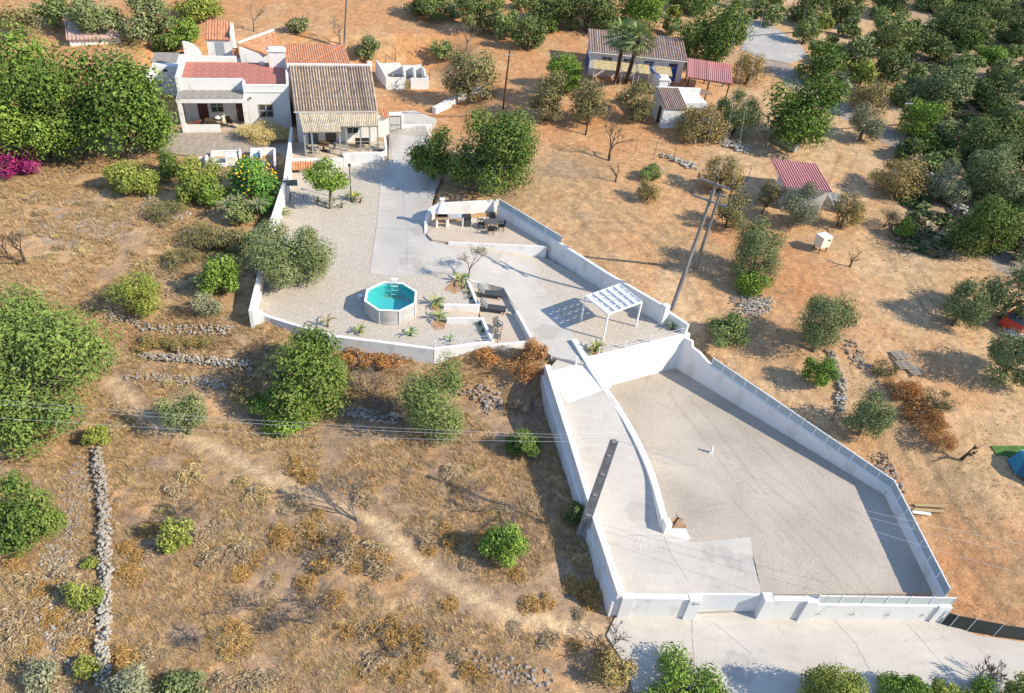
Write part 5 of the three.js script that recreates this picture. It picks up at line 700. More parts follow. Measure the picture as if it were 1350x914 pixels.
// --- right of the compound
const RIGHT = [
  ['olive_tree', 'olive', [955, 288, 1037, 372], 'large grey-green olive behind the tall double pole', 0.8, 0.2], ['round_bush', 'bright', [968, 352, 1016, 390], 'bright green bush at the foot of the olive above the stone heap', 0.1, 0.18],
  ['round_bush', 'soft', [926, 396, 988, 470], 'green bush outside the yard wall beside the stone heap', 0.2, 0.2, 0.72], ['olive_tree', 'olive', [1048, 384, 1131, 470], 'olive tree on the orange slope beside the narrow stone row', 0.9, 0.2], ['round_bush', 'bright', [1060, 458, 1106, 516], 'bright green bush at the foot of the olive beside the narrow stone row', 0.1, 0.18],
  ['olive_tree', 'olive', [1114, 492, 1180, 602], 'tall olive beside the panel fence and the brush pile', 0.5, 0.2], ['olive_tree', 'grey', [1029, 233, 1088, 302], 'pale olive in front of the red-roofed field shed', 0.7, 0.2], ['walnut_tree', 'broad', [1012, 95, 1118, 197], 'big round green walnut tree beside the wrapped white bundle', 0.7, 0.34],
  ['olive_tree', 'olive', [943, 106, 1006, 182], 'dark olive below the red-roofed shelter', 0.6, 0.24], ['dense_tree', 'carob', [892, 2, 987, 84], 'dense green tree behind the red-roofed shelter', 0.8, 0.34], ['round_bush', 'bright', [720, 68, 774, 122], 'bright green tree at the gable end of the cottage', 0.4, 0.3],
  ['dense_tree', 'bright', [806, -34, 886, 34], 'yellow-green tree rising behind the cottage roof', 1.2, 0.36], ['almond_tree', 'almond', [692, 92, 752, 160], 'brownish almond tree below the bright green tree', 0.9, 0.24], ['almond_tree', 'almond', [748, 98, 808, 162], 'olive-brown almond tree with forked trunk below the cottage', 1.1, 0.24], ['almond_tree', 'almond', [808, 102, 866, 158], 'brown-green almond in front of the palm trunks', 0.4, 0.24],
  ['dry_bush', 'gold', [888, 138, 968, 190], 'yellowing bush against the white outhouse', 0.2, 0.24], ['reed_bush', 'gold', [966, 58, 1012, 118], 'tall straw-coloured reeds beside the dark olive', 0.2, 0.26], ['almond_tree', 'gold', [926, 200, 982, 254], 'thin yellowing almond above the double pole', 0.5, 0.2], ['almond_tree', 'almond', [941, 250, 988, 304], 'reddish brown almond sapling behind the slim pole', 0.5, 0.18], ['almond_tree', 'almond', [1000, 228, 1034, 282], 'sparse brown almond at the corner of the red-roofed shed', 0.6, 0.18], ['almond_tree', 'gold', [1096, 248, 1142, 304], 'sparse yellow almond beside the concrete water tank', 0.7, 0.18],
  ['round_bush', 'soft', [840, 215, 872, 238], 'round green bush in the tan field below the outhouse', 0.1, 0.18], ['dry_bush', 'gold', [838, 236, 874, 266], 'olive-brown bush in the tan field', 0.1, 0.18], ['young_tree', 'bright', [1183, 286, 1211, 314], 'small bright green tree on the terrace edge', 0.9, 0.2],
  ['gold_bush', 'gold', [1150, 208, 1233, 260], 'broad straw-gold bush beside the old tyre', 0.3, 0.22], ['grey_bush', 'grey', [1224, 214, 1278, 268], 'grey-green bush beside the stone lane wall', 0.4, 0.22], ['gold_bush', 'gold', [1124, 96, 1181, 150], 'golden brown bush beside the stone lane', 0.5, 0.26], ['olive_tree', 'grey', [1118, 136, 1170, 184], 'grey olive with bare trunk under the golden bush', 0.9, 0.24],
  ['olive_tree', 'olive', [1240, 348, 1308, 446], 'big olive on the tan slope casting a long shadow', 0.9, 0.22], ['olive_tree', 'olive', [1300, 338, 1378, 430], 'olive tree beside the red car', 0.8, 0.22], ['olive_tree', 'olive', [1298, 428, 1384, 512], 'olive tree below the red car', 0.8, 0.22],
  ['dense_tree', 'carob', [1262, 256, 1352, 344], 'dense green tree at the end of the stone lane wall', 0.7, 0.28], ['dense_tree', 'pine', [1260, 150, 1352, 216], 'dark green dense tree above the stone lane', 0.4, 0.3], ['grey_bush', 'olive', [1276, 184, 1362, 276], 'silver-green large tree beside the stone lane', 0.5, 0.28], ['round_bush', 'bright', [1188, 128, 1240, 184], 'light green bush beside the short leaning pole', 0.2, 0.26],
];
for (const [nm, kind, box, lab, clear, leaf, squat] of RIGHT) tree(nm, lab, kind, box, { clear, leaf, squat, cover: kind === 'almond' || kind === 'gold' ? 1.15 : 1.9, wide: /olive|reed/.test(nm) ? 0.36 : 0.52, bark: /almond/.test(nm) ? MAT.darkBark : MAT.bark, dry: kind === 'gold' });
const SCRUB = [['pine', 535, -12, 602, 22], ['pine', 598, -20, 662, 42], ['soft', 640, -6, 684, 60], ['pine', 672, 16, 722, 66], ['pine', 690, -20, 764, 34], ['pine', 740, -25, 815, 40], ['soft', 567, 44, 598, 84], ['almond', 580, 62, 662, 138], ['olive', 85, -8, 160, 48], ['olive', 156, -10, 224, 58], ['bright', 220, 12, 262, 62], ['lime', 226, -12, 300, 24], ['almond', -8, -10, 48, 52], ['soft', 40, -20, 92, 40], ['olive', 377, 22, 408, 42], ['olive', 467, 43, 502, 78], ['carob', 200, 40, 240, 75],
  ['soft', 1004, 4, 1038, 34], ['pine', 1040, -14, 1096, 30], ['pine', 1090, -14, 1140, 30], ['soft', 1046, 22, 1082, 58], ['carob', 1052, 50, 1114, 108], ['olive', 1104, 38, 1152, 98], ['soft', 1140, 12, 1204, 76], ['pine', 1150, 60, 1204, 108], ['pine', 1222, 4, 1300, 48], ['olive', 1210, 86, 1282, 148], ['soft', 1250, 66, 1300, 98], ['bright', 1286, 58, 1336, 84], ['pine', 1282, 92, 1356, 148], ['olive', 1228, 144, 1272, 196], ['soft', 1210, 198, 1248, 232], ['pine', 1180, 178, 1218, 212], ['pine', 1322, 20, 1372, 60], ['pine', 1150, -20, 1210, 20], ['soft', 1205, -14, 1260, 14], ['soft', 1270, -14, 1330, 16], ['pine', 1190, 40, 1230, 76], ['olive', 1186, 96, 1222, 128], ['pine', 1300, 130, 1360, 176], ['soft', 985, -20, 1040, 8], ['pine', 880, -24, 950, 14], ['olive', 1330, -12, 1380, 22], ['pine', 1336, 236, 1392, 300], ['olive', 1330, 290, 1390, 350], ['pine', 1084, 52, 1118, 82], ['soft', 1170, 108, 1204, 138], ['pine', 1216, 46, 1262, 80]];
{ // the rest of the scrub, spaced out by size
  const r = seeded(900), region = [[1020, -10], [1390, -10], [1390, 345], [1322, 292], [1268, 236], [1212, 180], [1160, 116], [1095, 60], [1050, 20]].map(([x, z]) => ({ x, z })), top = [[520, -14], [1010, -14], [1000, 20], [895, 40], [770, 30], [720, 44], [640, 26], [560, 6]].map(([x, z]) => ({ x, z })), kinds = ['pine', 'soft', 'olive', 'pine', 'lime', 'olive', 'soft', 'carob', 'gold', 'pine'];
  for (let k = 0; k < 2600 && SCRUB.length < 175; k++) { const x = rr(530, 1390, r), y = rr(-14, 345, r), w = (24 + y * 0.09) * rr(0.7, 1.25, r); if (!inside(region, x, y) && !inside(top, x, y)) continue; if (SCRUB.some((b) => Math.hypot((b[1] + b[3]) / 2 - x, ((b[2] + b[4]) / 2 - y) * 1.3) < (b[3] - b[1] + w) * 0.33)) continue; if (RIGHT.some((b) => x > b[2][0] && x < b[2][2] && y > b[2][1] && y < b[2][3])) continue; SCRUB.push([kinds[Math.floor(r() * kinds.length)], x - w / 2, y - w * 0.4, x + w / 2, y + w * 0.4]); }
}
const SC = { gold: ['scrub_tree', 'straw-gold dry shrub in the background scrub', 'gold shrubs in the scrub'], pine: ['scrub_tree', 'dark evergreen tree in the background scrub', 'dark evergreens in the scrub'], soft: ['scrub_tree', 'mid green bushy tree in the background scrub', 'green bushes in the scrub'], olive: ['scrub_tree', 'grey-green wild olive in the background scrub', 'wild olives in the scrub'], almond: ['scrub_tree', 'brownish dry-leaved tree at the edge of the orange field', 'dry trees at the orange field'], bright: ['scrub_tree', 'bright green shrub in the background scrub', 'bright shrubs in the scrub'], lime: ['scrub_tree', 'lime green shrub in the background', 'lime shrubs'], carob: ['scrub_tree', 'dense glossy green tree in the background scrub', 'glossy trees in the scrub'] };
for (const [kind, ...box] of SCRUB) tree(SC[kind][0], SC[kind][1], kind, box, { clear: 0.35, leaf: 0.36, cover: kind === 'almond' ? 1.0 : 1.6, group: SC[kind][2], squat: 0.95 });
const FRONT = [['young_tree', 'bright', [846, 856, 966, 950], 'tall young tree with loose bright leaves beside the road', 0.5, 0.17, 0.9], ['roadside_bush', 'lime', [1060, 868, 1146, 950], 'olive-green roadside bush between the young tree and the small bushes', 0.1, 0.16, 1.9], ['roadside_bush', 'bright', [1158, 884, 1226, 940], 'bright green roadside bush beside the road edge', 0.1, 0.16, 1.7], ['roadside_bush', 'lime', [1224, 888, 1268, 936], 'small lime roadside bush', 0.1, 0.15, 1.7], ['roadside_bush', 'bright', [1272, 892, 1326, 940], 'bright green roadside bush with a bare stem beside it', 0.1, 0.15, 1.5], ['roadside_bush', 'lime', [1322, 890, 1384, 945], 'lime roadside bush below the netting fence', 0.1, 0.15, 1.6], ['grey_shrub', 'grey', [130, 876, 206, 950], 'grey-green shrub at the end of the long dry stone wall', 0.1, 0.18, 1.4], ['grey_shrub', 'olive', [195, 884, 280, 950], 'olive-green shrub in the straw grass', 0.1, 0.18, 1.2], ['yellow_shrub', 'lime', [86, 755, 132, 808], 'yellow-green shrub between the two dry stone walls', 0.1, 0.14, 1.1], ['yellow_shrub', 'lime', [96, 855, 134, 900], 'yellow shrub leaning on the long dry stone wall', 0.1, 0.14, 1.2], ['grey_shrub', 'grey', [30, 860, 80, 925], 'grey thorny shrub on the stony track', 0.1, 0.15, 1.0], ['yellow_shrub', 'lime', [106, 732, 132, 752], 'tiny yellow shrub against the long dry stone wall', 0.05, 0.12, 1.2], ['thorn_bush', 'gold', [775, 850, 838, 905], 'dry golden thorn bush at the road corner', 0.1, 0.14, 1.0], ['thorn_bush', 'rust', [684, 432, 722, 486], 'orange-brown bush at the head of the ramp parapet', 0.4, 0.14, 1.5], ['dark_bush', 'pine', [742, 652, 776, 702], 'dark bush in the shade of the ramp parapet', 0.05, 0.16, 1.6], ['green_bush', 'lime', [108, 545, 142, 600], 'yellow-green bush under the tall pale green tree', 0.1, 0.16, 1.8]];
for (const [nm, kind, box, lab, clear, leaf, cover] of FRONT) tree(nm, lab, kind, box, { clear, leaf, cover, dry: /gold|rust/.test(kind) });

// --- palms
function palm(px, py, tx, ty, label) {
  const a = G(px, py), h0 = 7.4, b = at(tx, ty, a.y + h0), t = thing('fan_palm', label, 'palm', V3()), r = seeded(px), segs = []; for (let k = 0; k < 9; k++) segs.push(bar(a.clone().lerp(b, k / 9), a.clone().lerp(b, (k + 1) / 9 + 0.01), 0.27 - k * 0.006, 0.22, 8)); part('trunk', merge(segs), MAT.darkBark, t);
  const fan = (dir, el, len, pal) => { const o = [], c = [], base = b.clone(), out = V3(Math.cos(dir) * Math.cos(el), Math.sin(el), Math.sin(dir) * Math.cos(el)), side = V3(-Math.sin(dir), 0, Math.cos(dir)), mid = base.clone().addScaledVector(out, len * 0.5); for (let k = -5; k <= 5; k++) { const f = k / 5, tip = mid.clone().addScaledVector(out, len * 0.62 * Math.cos(f * 1.2)).addScaledVector(side, len * 0.6 * Math.sin(f * 1.25)); tip.y -= len * (0.12 + 0.2 * f * f); const w = side.clone().multiplyScalar(0.07), e = mid.clone().lerp(tip, 0.45), col = pal[Math.floor(r() * pal.length)]; for (const p of [mid.clone().sub(w), tip, e.clone().add(w).add(V3(0, 0.08, 0)), mid.clone().sub(w), e.clone().add(w).add(V3(0, 0.08, 0)), mid.clone().add(w)]) { o.push(p.x, p.y, p.z); c.push(...col); } } for (const p of [base, mid, mid.clone().add(V3(0.03, 0.05, 0.03))]) { o.push(p.x, p.y, p.z); c.push(0.15, 0.17, 0.05); } part('frond', soup(o, null, c), MAT.leaf, t); };
  for (let k = 0; k < 46; k++) { const el = 1.35 - 2.1 * (k / 46); fan(k * 2.4 + rr(-0.2, 0.2, r), el, rr(1.7, 2.2, r), el < -0.3 ? [[0.26, 0.22, 0.1], [0.2, 0.2, 0.08]] : [[0.2, 0.27, 0.08], [0.26, 0.32, 0.1], [0.3, 0.34, 0.13]]); }
}
palm(812, 107, 823, 48, 'tall fan palm standing closest to the cottage gable'); palm(826, 107, 842, 53, 'tall fan palm standing closest to the blue door');
function smallPalm(px, py, h, label, fn = court, n = 12, pal = [[0.2, 0.26, 0.05], [0.28, 0.3, 0.08], [0.14, 0.2, 0.04]], stem = 0.25) { // young feather palm or yucca: arching fronds from one point
  const p = on(fn, px, py), t = thing('young_palm', label, 'palm', p), r = seeded(px * 7 + py); part('stem', cyl(0.09, 0.07, stem, 0, -0.05, 0, 7), MAT.darkBark, t);
  for (let k = 0; k < n; k++) { const th = k * 2.4 + rr(-0.3, 0.3, r), el = rr(0.5, 1.35, r), o = [], c = []; let q = V3(0, stem - 0.05, 0), e = el; const col = pal[k % pal.length]; for (let s = 0; s < 4; s++) { const nx = q.clone().add(V3(Math.cos(th) * Math.cos(e), Math.sin(e), Math.sin(th) * Math.cos(e)).multiplyScalar(h / 3.4)), w0 = V3(-Math.sin(th), 0, Math.cos(th)).multiplyScalar(h * (n > 20 ? 0.045 : 0.1) * Math.sin(Math.PI * (s + 0.4) / 4.4)), w1 = V3(-Math.sin(th), 0, Math.cos(th)).multiplyScalar(h * (n > 20 ? 0.045 : 0.1) * Math.sin(Math.PI * Math.min(0.999, (s + 1.4) / 4.4))); for (const v of [q.clone().sub(w0), nx.clone().sub(w1), nx.clone().add(w1), q.clone().sub(w0), nx.clone().add(w1), q.clone().add(w0)]) { o.push(v.x, v.y, v.z); c.push(...col); } q = nx; e -= 0.42; } part('frond', soup(o, null, c), MAT.leaf, t); }
  return t;
}
const onPatio = () => 0;
smallPalm(432, 431, 0.8, 'young brown-stemmed palm by the retaining wall, farthest from the pool', court, 6, [[0.3, 0.2, 0.08], [0.24, 0.22, 0.08]], 0.5); smallPalm(474, 439, 0.6, 'young lime palm by the retaining wall with a grey pot shadow'); smallPalm(541, 443, 0.65, 'young bright palm by the retaining wall beside the pool', court, 9, [[0.12, 0.26, 0.03], [0.18, 0.3, 0.05]]); smallPalm(575, 402, 0.85, 'bushy young palm beside the upper stair wall'); smallPalm(578, 422, 0.85, 'bushy young palm beside the lower stair wall'); smallPalm(608, 372, 0.9, 'young palm on orange soil behind the lounger wall'); smallPalm(593, 450, 0.5, 'tiny seedling palm in the gravel above the sunlit wall', court, 5, [[0.1, 0.24, 0.03]]); smallPalm(785, 464, 0.85, 'small palm at the gravel corner beside the curved wall'); smallPalm(886, 434, 0.7, 'low green palm beside the wall end under the pergola', court, 10, [[0.1, 0.2, 0.03], [0.14, 0.24, 0.05]]); smallPalm(373, 284, 0.9, 'young palm at the foot of the long garden wall'); smallPalm(435, 271, 0.75, 'spiky young palm under the courtyard tree'); smallPalm(419, 270, 0.6, 'dark spiky plant beside the white planter stone', court, 9, [[0.1, 0.13, 0.06], [0.13, 0.15, 0.06]]); smallPalm(467, 264, 0.9, 'yellow-green croton palm at the corner of the courtyard bed', court, 14, [[0.3, 0.3, 0.05], [0.22, 0.26, 0.05]]); smallPalm(475, 267, 0.5, 'reddish spiky plant at the corner of the courtyard bed', court, 10, [[0.3, 0.13, 0.06], [0.24, 0.14, 0.06]]); smallPalm(450, 274, 0.45, 'low dark rosette at the edge of the courtyard bed', court, 8, [[0.1, 0.12, 0.05]]);
for (const [px, py, s, lab] of [[282, 268, 1.1, 'grey-green yucca on a pale trunk in front of the troughs'], [328, 262, 1.25, 'pale yucca rising through the yellow-flowering shrub'], [303, 292, 1.1, 'spiky yucca above the shaded rubble'], [318, 288, 1.15, 'tall spiky yucca nearest the citrus tree'], [341, 292, 1.05, 'spiky yucca against the long garden wall']]) { const t = smallPalm(px, py, s, lab, hillG, 44, [[0.26, 0.27, 0.13], [0.2, 0.22, 0.09], [0.32, 0.31, 0.17]], 1.3); t.name = numbered('yucca'); t.userData.category = 'yucca'; }
for (let k = 0; k < 4; k++) smallPalm(612 + k * 4.5, 380 + k * 7, 0.4, 'small succulent in the dark bed behind the lounger wall', court, 8, [[0.1, 0.13, 0.05], [0.16, 0.15, 0.06]], 0.1).userData.group = 'succulents behind the lounger wall';
for (let k = 0; k < 2; k++) smallPalm(632 + k * 4, 428 + k * 9, 0.4, 'small succulent in the shade of the rattan chair wall', court, 8, [[0.08, 0.12, 0.04], [0.12, 0.14, 0.05]], 0.1).userData.group = 'succulents at the rattan chair wall';

// --- bare and dead trees
function bare(name, label, px, py, h, spread, { bark = MAT.greyBark, r0 = 0.12, levels = 4, seed = 1, stems = 1, group, leafy } = {}) {
  const p = typeof px === 'object' ? px : G(px, py), r = seeded(seed * 77 + 5), t = thing(name, label, /shrub|brush/.test(name) ? 'shrub' : 'tree', p, 0, group), list = [], tips = [];
  const grow = (a, dir, len, rad, lv) => { const bend = dir.clone().add(V3(rr(-0.25, 0.25, r), rr(-0.1, 0.25, r), rr(-0.25, 0.25, r))).normalize(), m = a.clone().addScaledVector(dir, len * 0.5), e = m.clone().addScaledVector(bend, len * 0.5); rad = Math.max(rad, 0.011); list.push(bar(a, m, rad, rad * 0.8, lv > 2 ? 5 : 3), bar(m, e, rad * 0.8, rad * 0.55, lv > 2 ? 5 : 3)); if (lv <= 0) { tips.push(e); return; } const n = lv > 1 ? 3 : 4; for (let k = 0; k < n; k++) { const d = bend.clone().add(V3(rr(-1, 1, r) * spread, rr(-0.25, 0.6, r), rr(-1, 1, r) * spread)).normalize(); grow(k ? m.clone().lerp(e, rr(0.3, 1, r)) : e, d, len * rr(0.55, 0.8, r), rad * 0.52, lv - 1); } };
  for (let k = 0; k < stems; k++) grow(V3(rr(-0.1, 0.1, r) * (stems - 1), -0.15, rr(-0.1, 0.1, r) * (stems - 1)), V3(rr(-0.2, 0.2, r) * (stems > 1 ? 3.5 : 1), 1, rr(-0.2, 0.2, r) * (stems > 1 ? 3.5 : 1)).normalize(), h * 0.34, r0, levels); part('branches', merge(list), bark, t);
  if (leafy) { const o = [], c = []; for (const e of tips) for (let k = 0; k < leafy.n; k++) { const q = e.clone().add(V3(rr(-1, 1, r), rr(-1, 1, r), rr(-1, 1, r)).multiplyScalar(0.22)), a = V3(rr(-1, 1, r), rr(-1, 1, r), rr(-1, 1, r)).normalize().multiplyScalar(leafy.s), b = V3(rr(-1, 1, r), rr(-1, 1, r), rr(-1, 1, r)).normalize().multiplyScalar(leafy.s * 0.6), col = leafy.pal[Math.floor(r() * leafy.pal.length)]; for (const v of [q.clone().sub(a), q.clone().add(b), q.clone().add(a)]) { o.push(v.x, v.y, v.z); c.push(...col); } } part('sparse_leaves', soup(o, null, c), MAT.dryLeaf, t); }
  return t;
}
bare('frangipani_tree', 'small sparse grey-leaved tree rooted at the lounger wall by the driveway', on(court, 617, 367), 0, 3.4, 1.0, { r0: 0.07, seed: 3, levels: 4, bark: MAT.darkBark, leafy: { n: 6, s: 0.09, pal: [[0.4, 0.36, 0.26], [0.34, 0.28, 0.18]] } });
bare('dead_tree', 'bare dark tree in the straw grass left of the yellow-green bush', 32, 348, 3.6, 0.9, { r0: 0.13, seed: 4, bark: MAT.darkBark, levels: 4, stems: 2 }); bare('bare_almond', 'bare almond with dark trunk in the tan field below the brown almonds', 803, 212, 4.4, 0.9, { r0: 0.16, seed: 5, bark: MAT.darkBark, leafy: { n: 2, s: 0.1, pal: PAL.almond } }); bare('bare_almond', 'small bare almond bent over the tan field', 812, 240, 2.6, 1.1, { r0: 0.1, seed: 6, bark: MAT.darkBark, levels: 3 }); bare('bare_tree', 'grey leafless tree at the edge of the dark evergreens', 614, 68, 4.5, 0.6, { r0: 0.12, seed: 7 }); bare('bare_tree', 'twiggy bare tree in the orange field behind the tall outhouse', 335, 42, 4.0, 0.9, { r0: 0.12, seed: 8 }); bare('bare_tree', 'twiggy bare tree in the orange field beside the utility pole', 448, 58, 4.0, 0.9, { r0: 0.1, seed: 9 }); bare('dead_tree', 'small dead tree on the tan slope beside the white beehive box', 1120, 352, 2.6, 1.0, { r0: 0.1, seed: 10, bark: MAT.darkBark, levels: 3 }); bare('dead_tree', 'dead stump-like tree with curved limbs beside the sandy patch', 1268, 606, 2.2, 1.2, { r0: 0.16, seed: 11, bark: MAT.darkBark, levels: 2 }); bare('dead_tree', 'dead grey tree standing on the field path', 472, 690, 3.8, 0.75, { r0: 0.08, seed: 12, levels: 5, stems: 2 }); bare('dead_shrub', 'fallen grey dead shrub in the dry scrub', 414, 815, 2.5, 1.1, { r0: 0.06, levels: 4, stems: 4, seed: 13 }); bare('dead_shrub', 'pale grey dead branches beside the vivid green bush', 632, 668, 1.9, 1.3, { r0: 0.05, levels: 4, stems: 4, seed: 14 }); bare('dead_shrub', 'grey dead twigs over the vivid green bush', 676, 702, 2.0, 1.1, { r0: 0.05, levels: 4, stems: 4, seed: 15 }); bare('dead_shrub', 'bare thorny branches at the road corner', 800, 860, 2.4, 1.2, { r0: 0.05, levels: 4, stems: 4, seed: 16, bark: MAT.darkBark }); bare('dead_shrub', 'tangle of grey dead brush below the pool wall', 486, 520, 2.8, 1.2, { r0: 0.06, levels: 4, stems: 4, seed: 17 }); bare('dead_shrub', 'grey dead brush between the stones and the juniper', 500, 552, 2.2, 1.3, { r0: 0.05, levels: 4, stems: 4, seed: 18 }); bare('dead_shrub', 'dead grey twigs over the dark round bush near the ramp', 690, 548, 1.8, 1.2, { r0: 0.04, levels: 4, stems: 4, seed: 19 }); bare('dead_shrub', 'brown bare bush on the terrace edge by the small bright tree', 1165, 300, 2.2, 1.1, { r0: 0.06, levels: 4, stems: 4, seed: 20, leafy: { n: 3, s: 0.08, pal: PAL.almond } }); bare('dead_shrub', 'bare thorny shrub above the glossy tree', 310, 520, 2.5, 1.1, { r0: 0.05, levels: 4, stems: 4, seed: 21 }); bare('dead_shrub', 'leafless grey shrub beside the lime bush', 248, 690, 2.0, 1.0, { r0: 0.04, levels: 4, stems: 4, seed: 22 }); bare('dead_shrub', 'bare stem beside the roadside bush', 1292, 905, 2.0, 0.7, { r0: 0.04, levels: 4, stems: 4, seed: 23, bark: MAT.darkBark });

for (const [x, y, h, sd] of [[452, 716, 1.7, 41], [420, 742, 1.5, 42], [330, 800, 1.8, 43], [372, 838, 1.6, 44], [520, 850, 1.4, 45], [262, 858, 1.5, 46]]) bare('dead_thicket', 'grey leafless thicket in the dry field', x, y, h, 1.4, { r0: 0.04, levels: 3, stems: 7, seed: sd, group: 'leafless thickets of the dry field' }).userData.category = 'shrub';

// ---------------------------------------------------------------- dry stone walls, rubble, brush
const stoneShapes = []; { const r = seeded(31); for (let k = 0; k < 6; k++) { const g = new THREE.IcosahedronGeometry(1, 0), p = g.attributes.position, o = [rr(0, 99, r), rr(0, 99, r)]; for (let i = 0; i < p.count; i++) { const v = V3(p.getX(i), p.getY(i), p.getZ(i)), f = 0.6 + 0.75 * noise(v.x * 1.7 + o[0] + v.z, v.y * 1.7 + o[1], 3); p.setXYZ(i, v.x * f, v.y * f * 0.75, v.z * f); } g.computeVertexNormals(); uvMetres(g); stoneShapes.push(g); } }
function stonesGeo(r, places) { return merge(places.map(([x, y, z, s]) => { const g = stoneShapes[Math.floor(r() * 6)].clone(); g.rotateY(rr(0, 6.28, r)); g.rotateX(rr(-0.4, 0.4, r)); g.scale(s * rr(0.8, 1.3, r), s * rr(0.7, 1.1, r), s * rr(0.8, 1.2, r)); g.translate(x, y, z); return g; })); }
function stoneRow(name, label, line, wd, ht, per, s0, s1, m = MAT.stone) {
  const P = line.map((p) => G(...p)), r = seeded(Math.round(line[0][0] * 3 + line[0][1])), places = []; for (let i = 0; i < P.length - 1; i++) { const a = P[i], b = P[i + 1], n = Math.ceil(a.distanceTo(b) * per); for (let k = 0; k < n; k++) { const p = a.clone().lerp(b, r()), x = p.x + rr(-wd, wd, r) / 2, z = p.z + rr(-wd, wd, r) / 2; places.push([x, hillG(x, z) + rr(0, ht, r), z, rr(s0, s1, r)]); } }
  const t = thing(name, label, /wall/.test(name) ? 'wall' : 'stones', V3()), half = Math.floor(places.length / 2); const a = part('stones', stonesGeo(r, places.slice(0, half)), m, t), b = part('stones', stonesGeo(r, places.slice(half)), m === MAT.stone ? mat(lin(0.74, 0.66, 0.54), { map: tSpeck, roughness: 0.95 }) : MAT.stone, t); a.userData.kind = b.userData.kind = 'stuff'; return t;
}
stoneRow('dry_stone_wall', 'long straight grey dry stone wall running down the scrub field', [[128, 596], [136, 650], [140, 700], [140, 760], [138, 820], [136, 898]], 0.5, 0.45, 75, 0.05, 0.13);
stoneRow('stone_track', 'loose grey stones along the old track beside the long dry stone wall', [[112, 612], [102, 650], [92, 690], [76, 730], [66, 780], [84, 840], [98, 905]], 1.5, 0.08, 80, 0.03, 0.1);
stoneRow('dry_stone_wall', 'grey dry stone terrace wall beside the trodden path under the garden wall corner', [[188, 472], [235, 476], [290, 480], [332, 486]], 0.5, 0.4, 60, 0.05, 0.12); stoneRow('dry_stone_wall', 'lower broken dry stone terrace wall above the small lone olive', [[165, 496], [215, 500], [262, 505], [302, 510]], 0.7, 0.18, 36, 0.04, 0.11); stoneRow('dry_stone_wall', 'upper dry stone terrace wall under the silver-grey olive shoot', [[140, 415], [200, 436], [255, 436], [306, 438]], 0.6, 0.25, 30, 0.04, 0.11);
stoneRow('stone_heap', 'heap of white stones outside the yard wall', [[972, 398], [990, 400], [1008, 398], [992, 412], [978, 405]], 1.4, 0.3, 90, 0.05, 0.12, MAT.stone); stoneRow('dry_stone_wall', 'narrow row of grey stones on the orange slope', [[1094, 464], [1100, 485], [1110, 506], [1108, 545]], 0.6, 0.25, 70, 0.04, 0.12);
stoneRow('dry_stone_wall', 'weathered stone wall along the upper lane beside the golden bush', [[1102, 104], [1120, 122], [1140, 145]], 0.6, 0.9, 40, 0.12, 0.22); stoneRow('dry_stone_wall', 'weathered stone wall along the lane beside the gold bush and tyre', [[1180, 196], [1204, 218], [1236, 250], [1262, 280], [1292, 300]], 0.6, 0.8, 36, 0.12, 0.22);
stoneRow('stone_heap', 'pale stones below the white outhouse', [[905, 186], [930, 182], [960, 190], [985, 200]], 1.6, 0.3, 26, 0.1, 0.24); stoneRow('rubble_heap', 'rubble heap of grey and reddish stones in the dry field', [[620, 872], [650, 878], [690, 890], [722, 898]], 1.1, 0.15, 34, 0.04, 0.13, MAT.redStone); stoneRow('rubble_heap', 'rubble on the bank beside the juniper', [[604, 512], [628, 520], [655, 530], [640, 540]], 1.0, 0.25, 34, 0.06, 0.16, MAT.redStone); stoneRow('rubble_heap', 'rubble on the bank between the glossy tree and the juniper', [[448, 545], [480, 548], [525, 556]], 0.9, 0.25, 34, 0.06, 0.15); stoneRow('rubble_heap', 'patch of grey gravelly stones in the upper straw field', [[82, 288], [110, 296], [135, 300]], 2.4, 0.06, 50, 0.03, 0.09); stoneRow('rubble_heap', 'reddish rubble outside the panel fence', [[1160, 606], [1172, 630], [1184, 652]], 1.2, 0.2, 40, 0.06, 0.16, MAT.redStone); stoneRow('rubble_heap', 'scattered rubble beside the orange spoil and narrow stone row', [[1114, 450], [1128, 470], [1138, 485]], 1.4, 0.15, 34, 0.06, 0.15, MAT.redStone); stoneRow('rubble_heap', 'shaded stones in front of the yuccas', [[190, 262], [215, 275], [240, 288]], 1.4, 0.2, 26, 0.06, 0.17); stoneRow('rubble_heap', 'row of stones with scrap at the foot of the tan field fence', [[876, 206], [892, 212], [915, 222]], 0.9, 0.25, 30, 0.08, 0.2);
stoneRow('rubble_heap', 'lumps of soil and white stone inside the street wall', [[1100, 770], [1112, 772]], 0.4, 0.05, 20, 0.05, 0.1).position.y = 0;

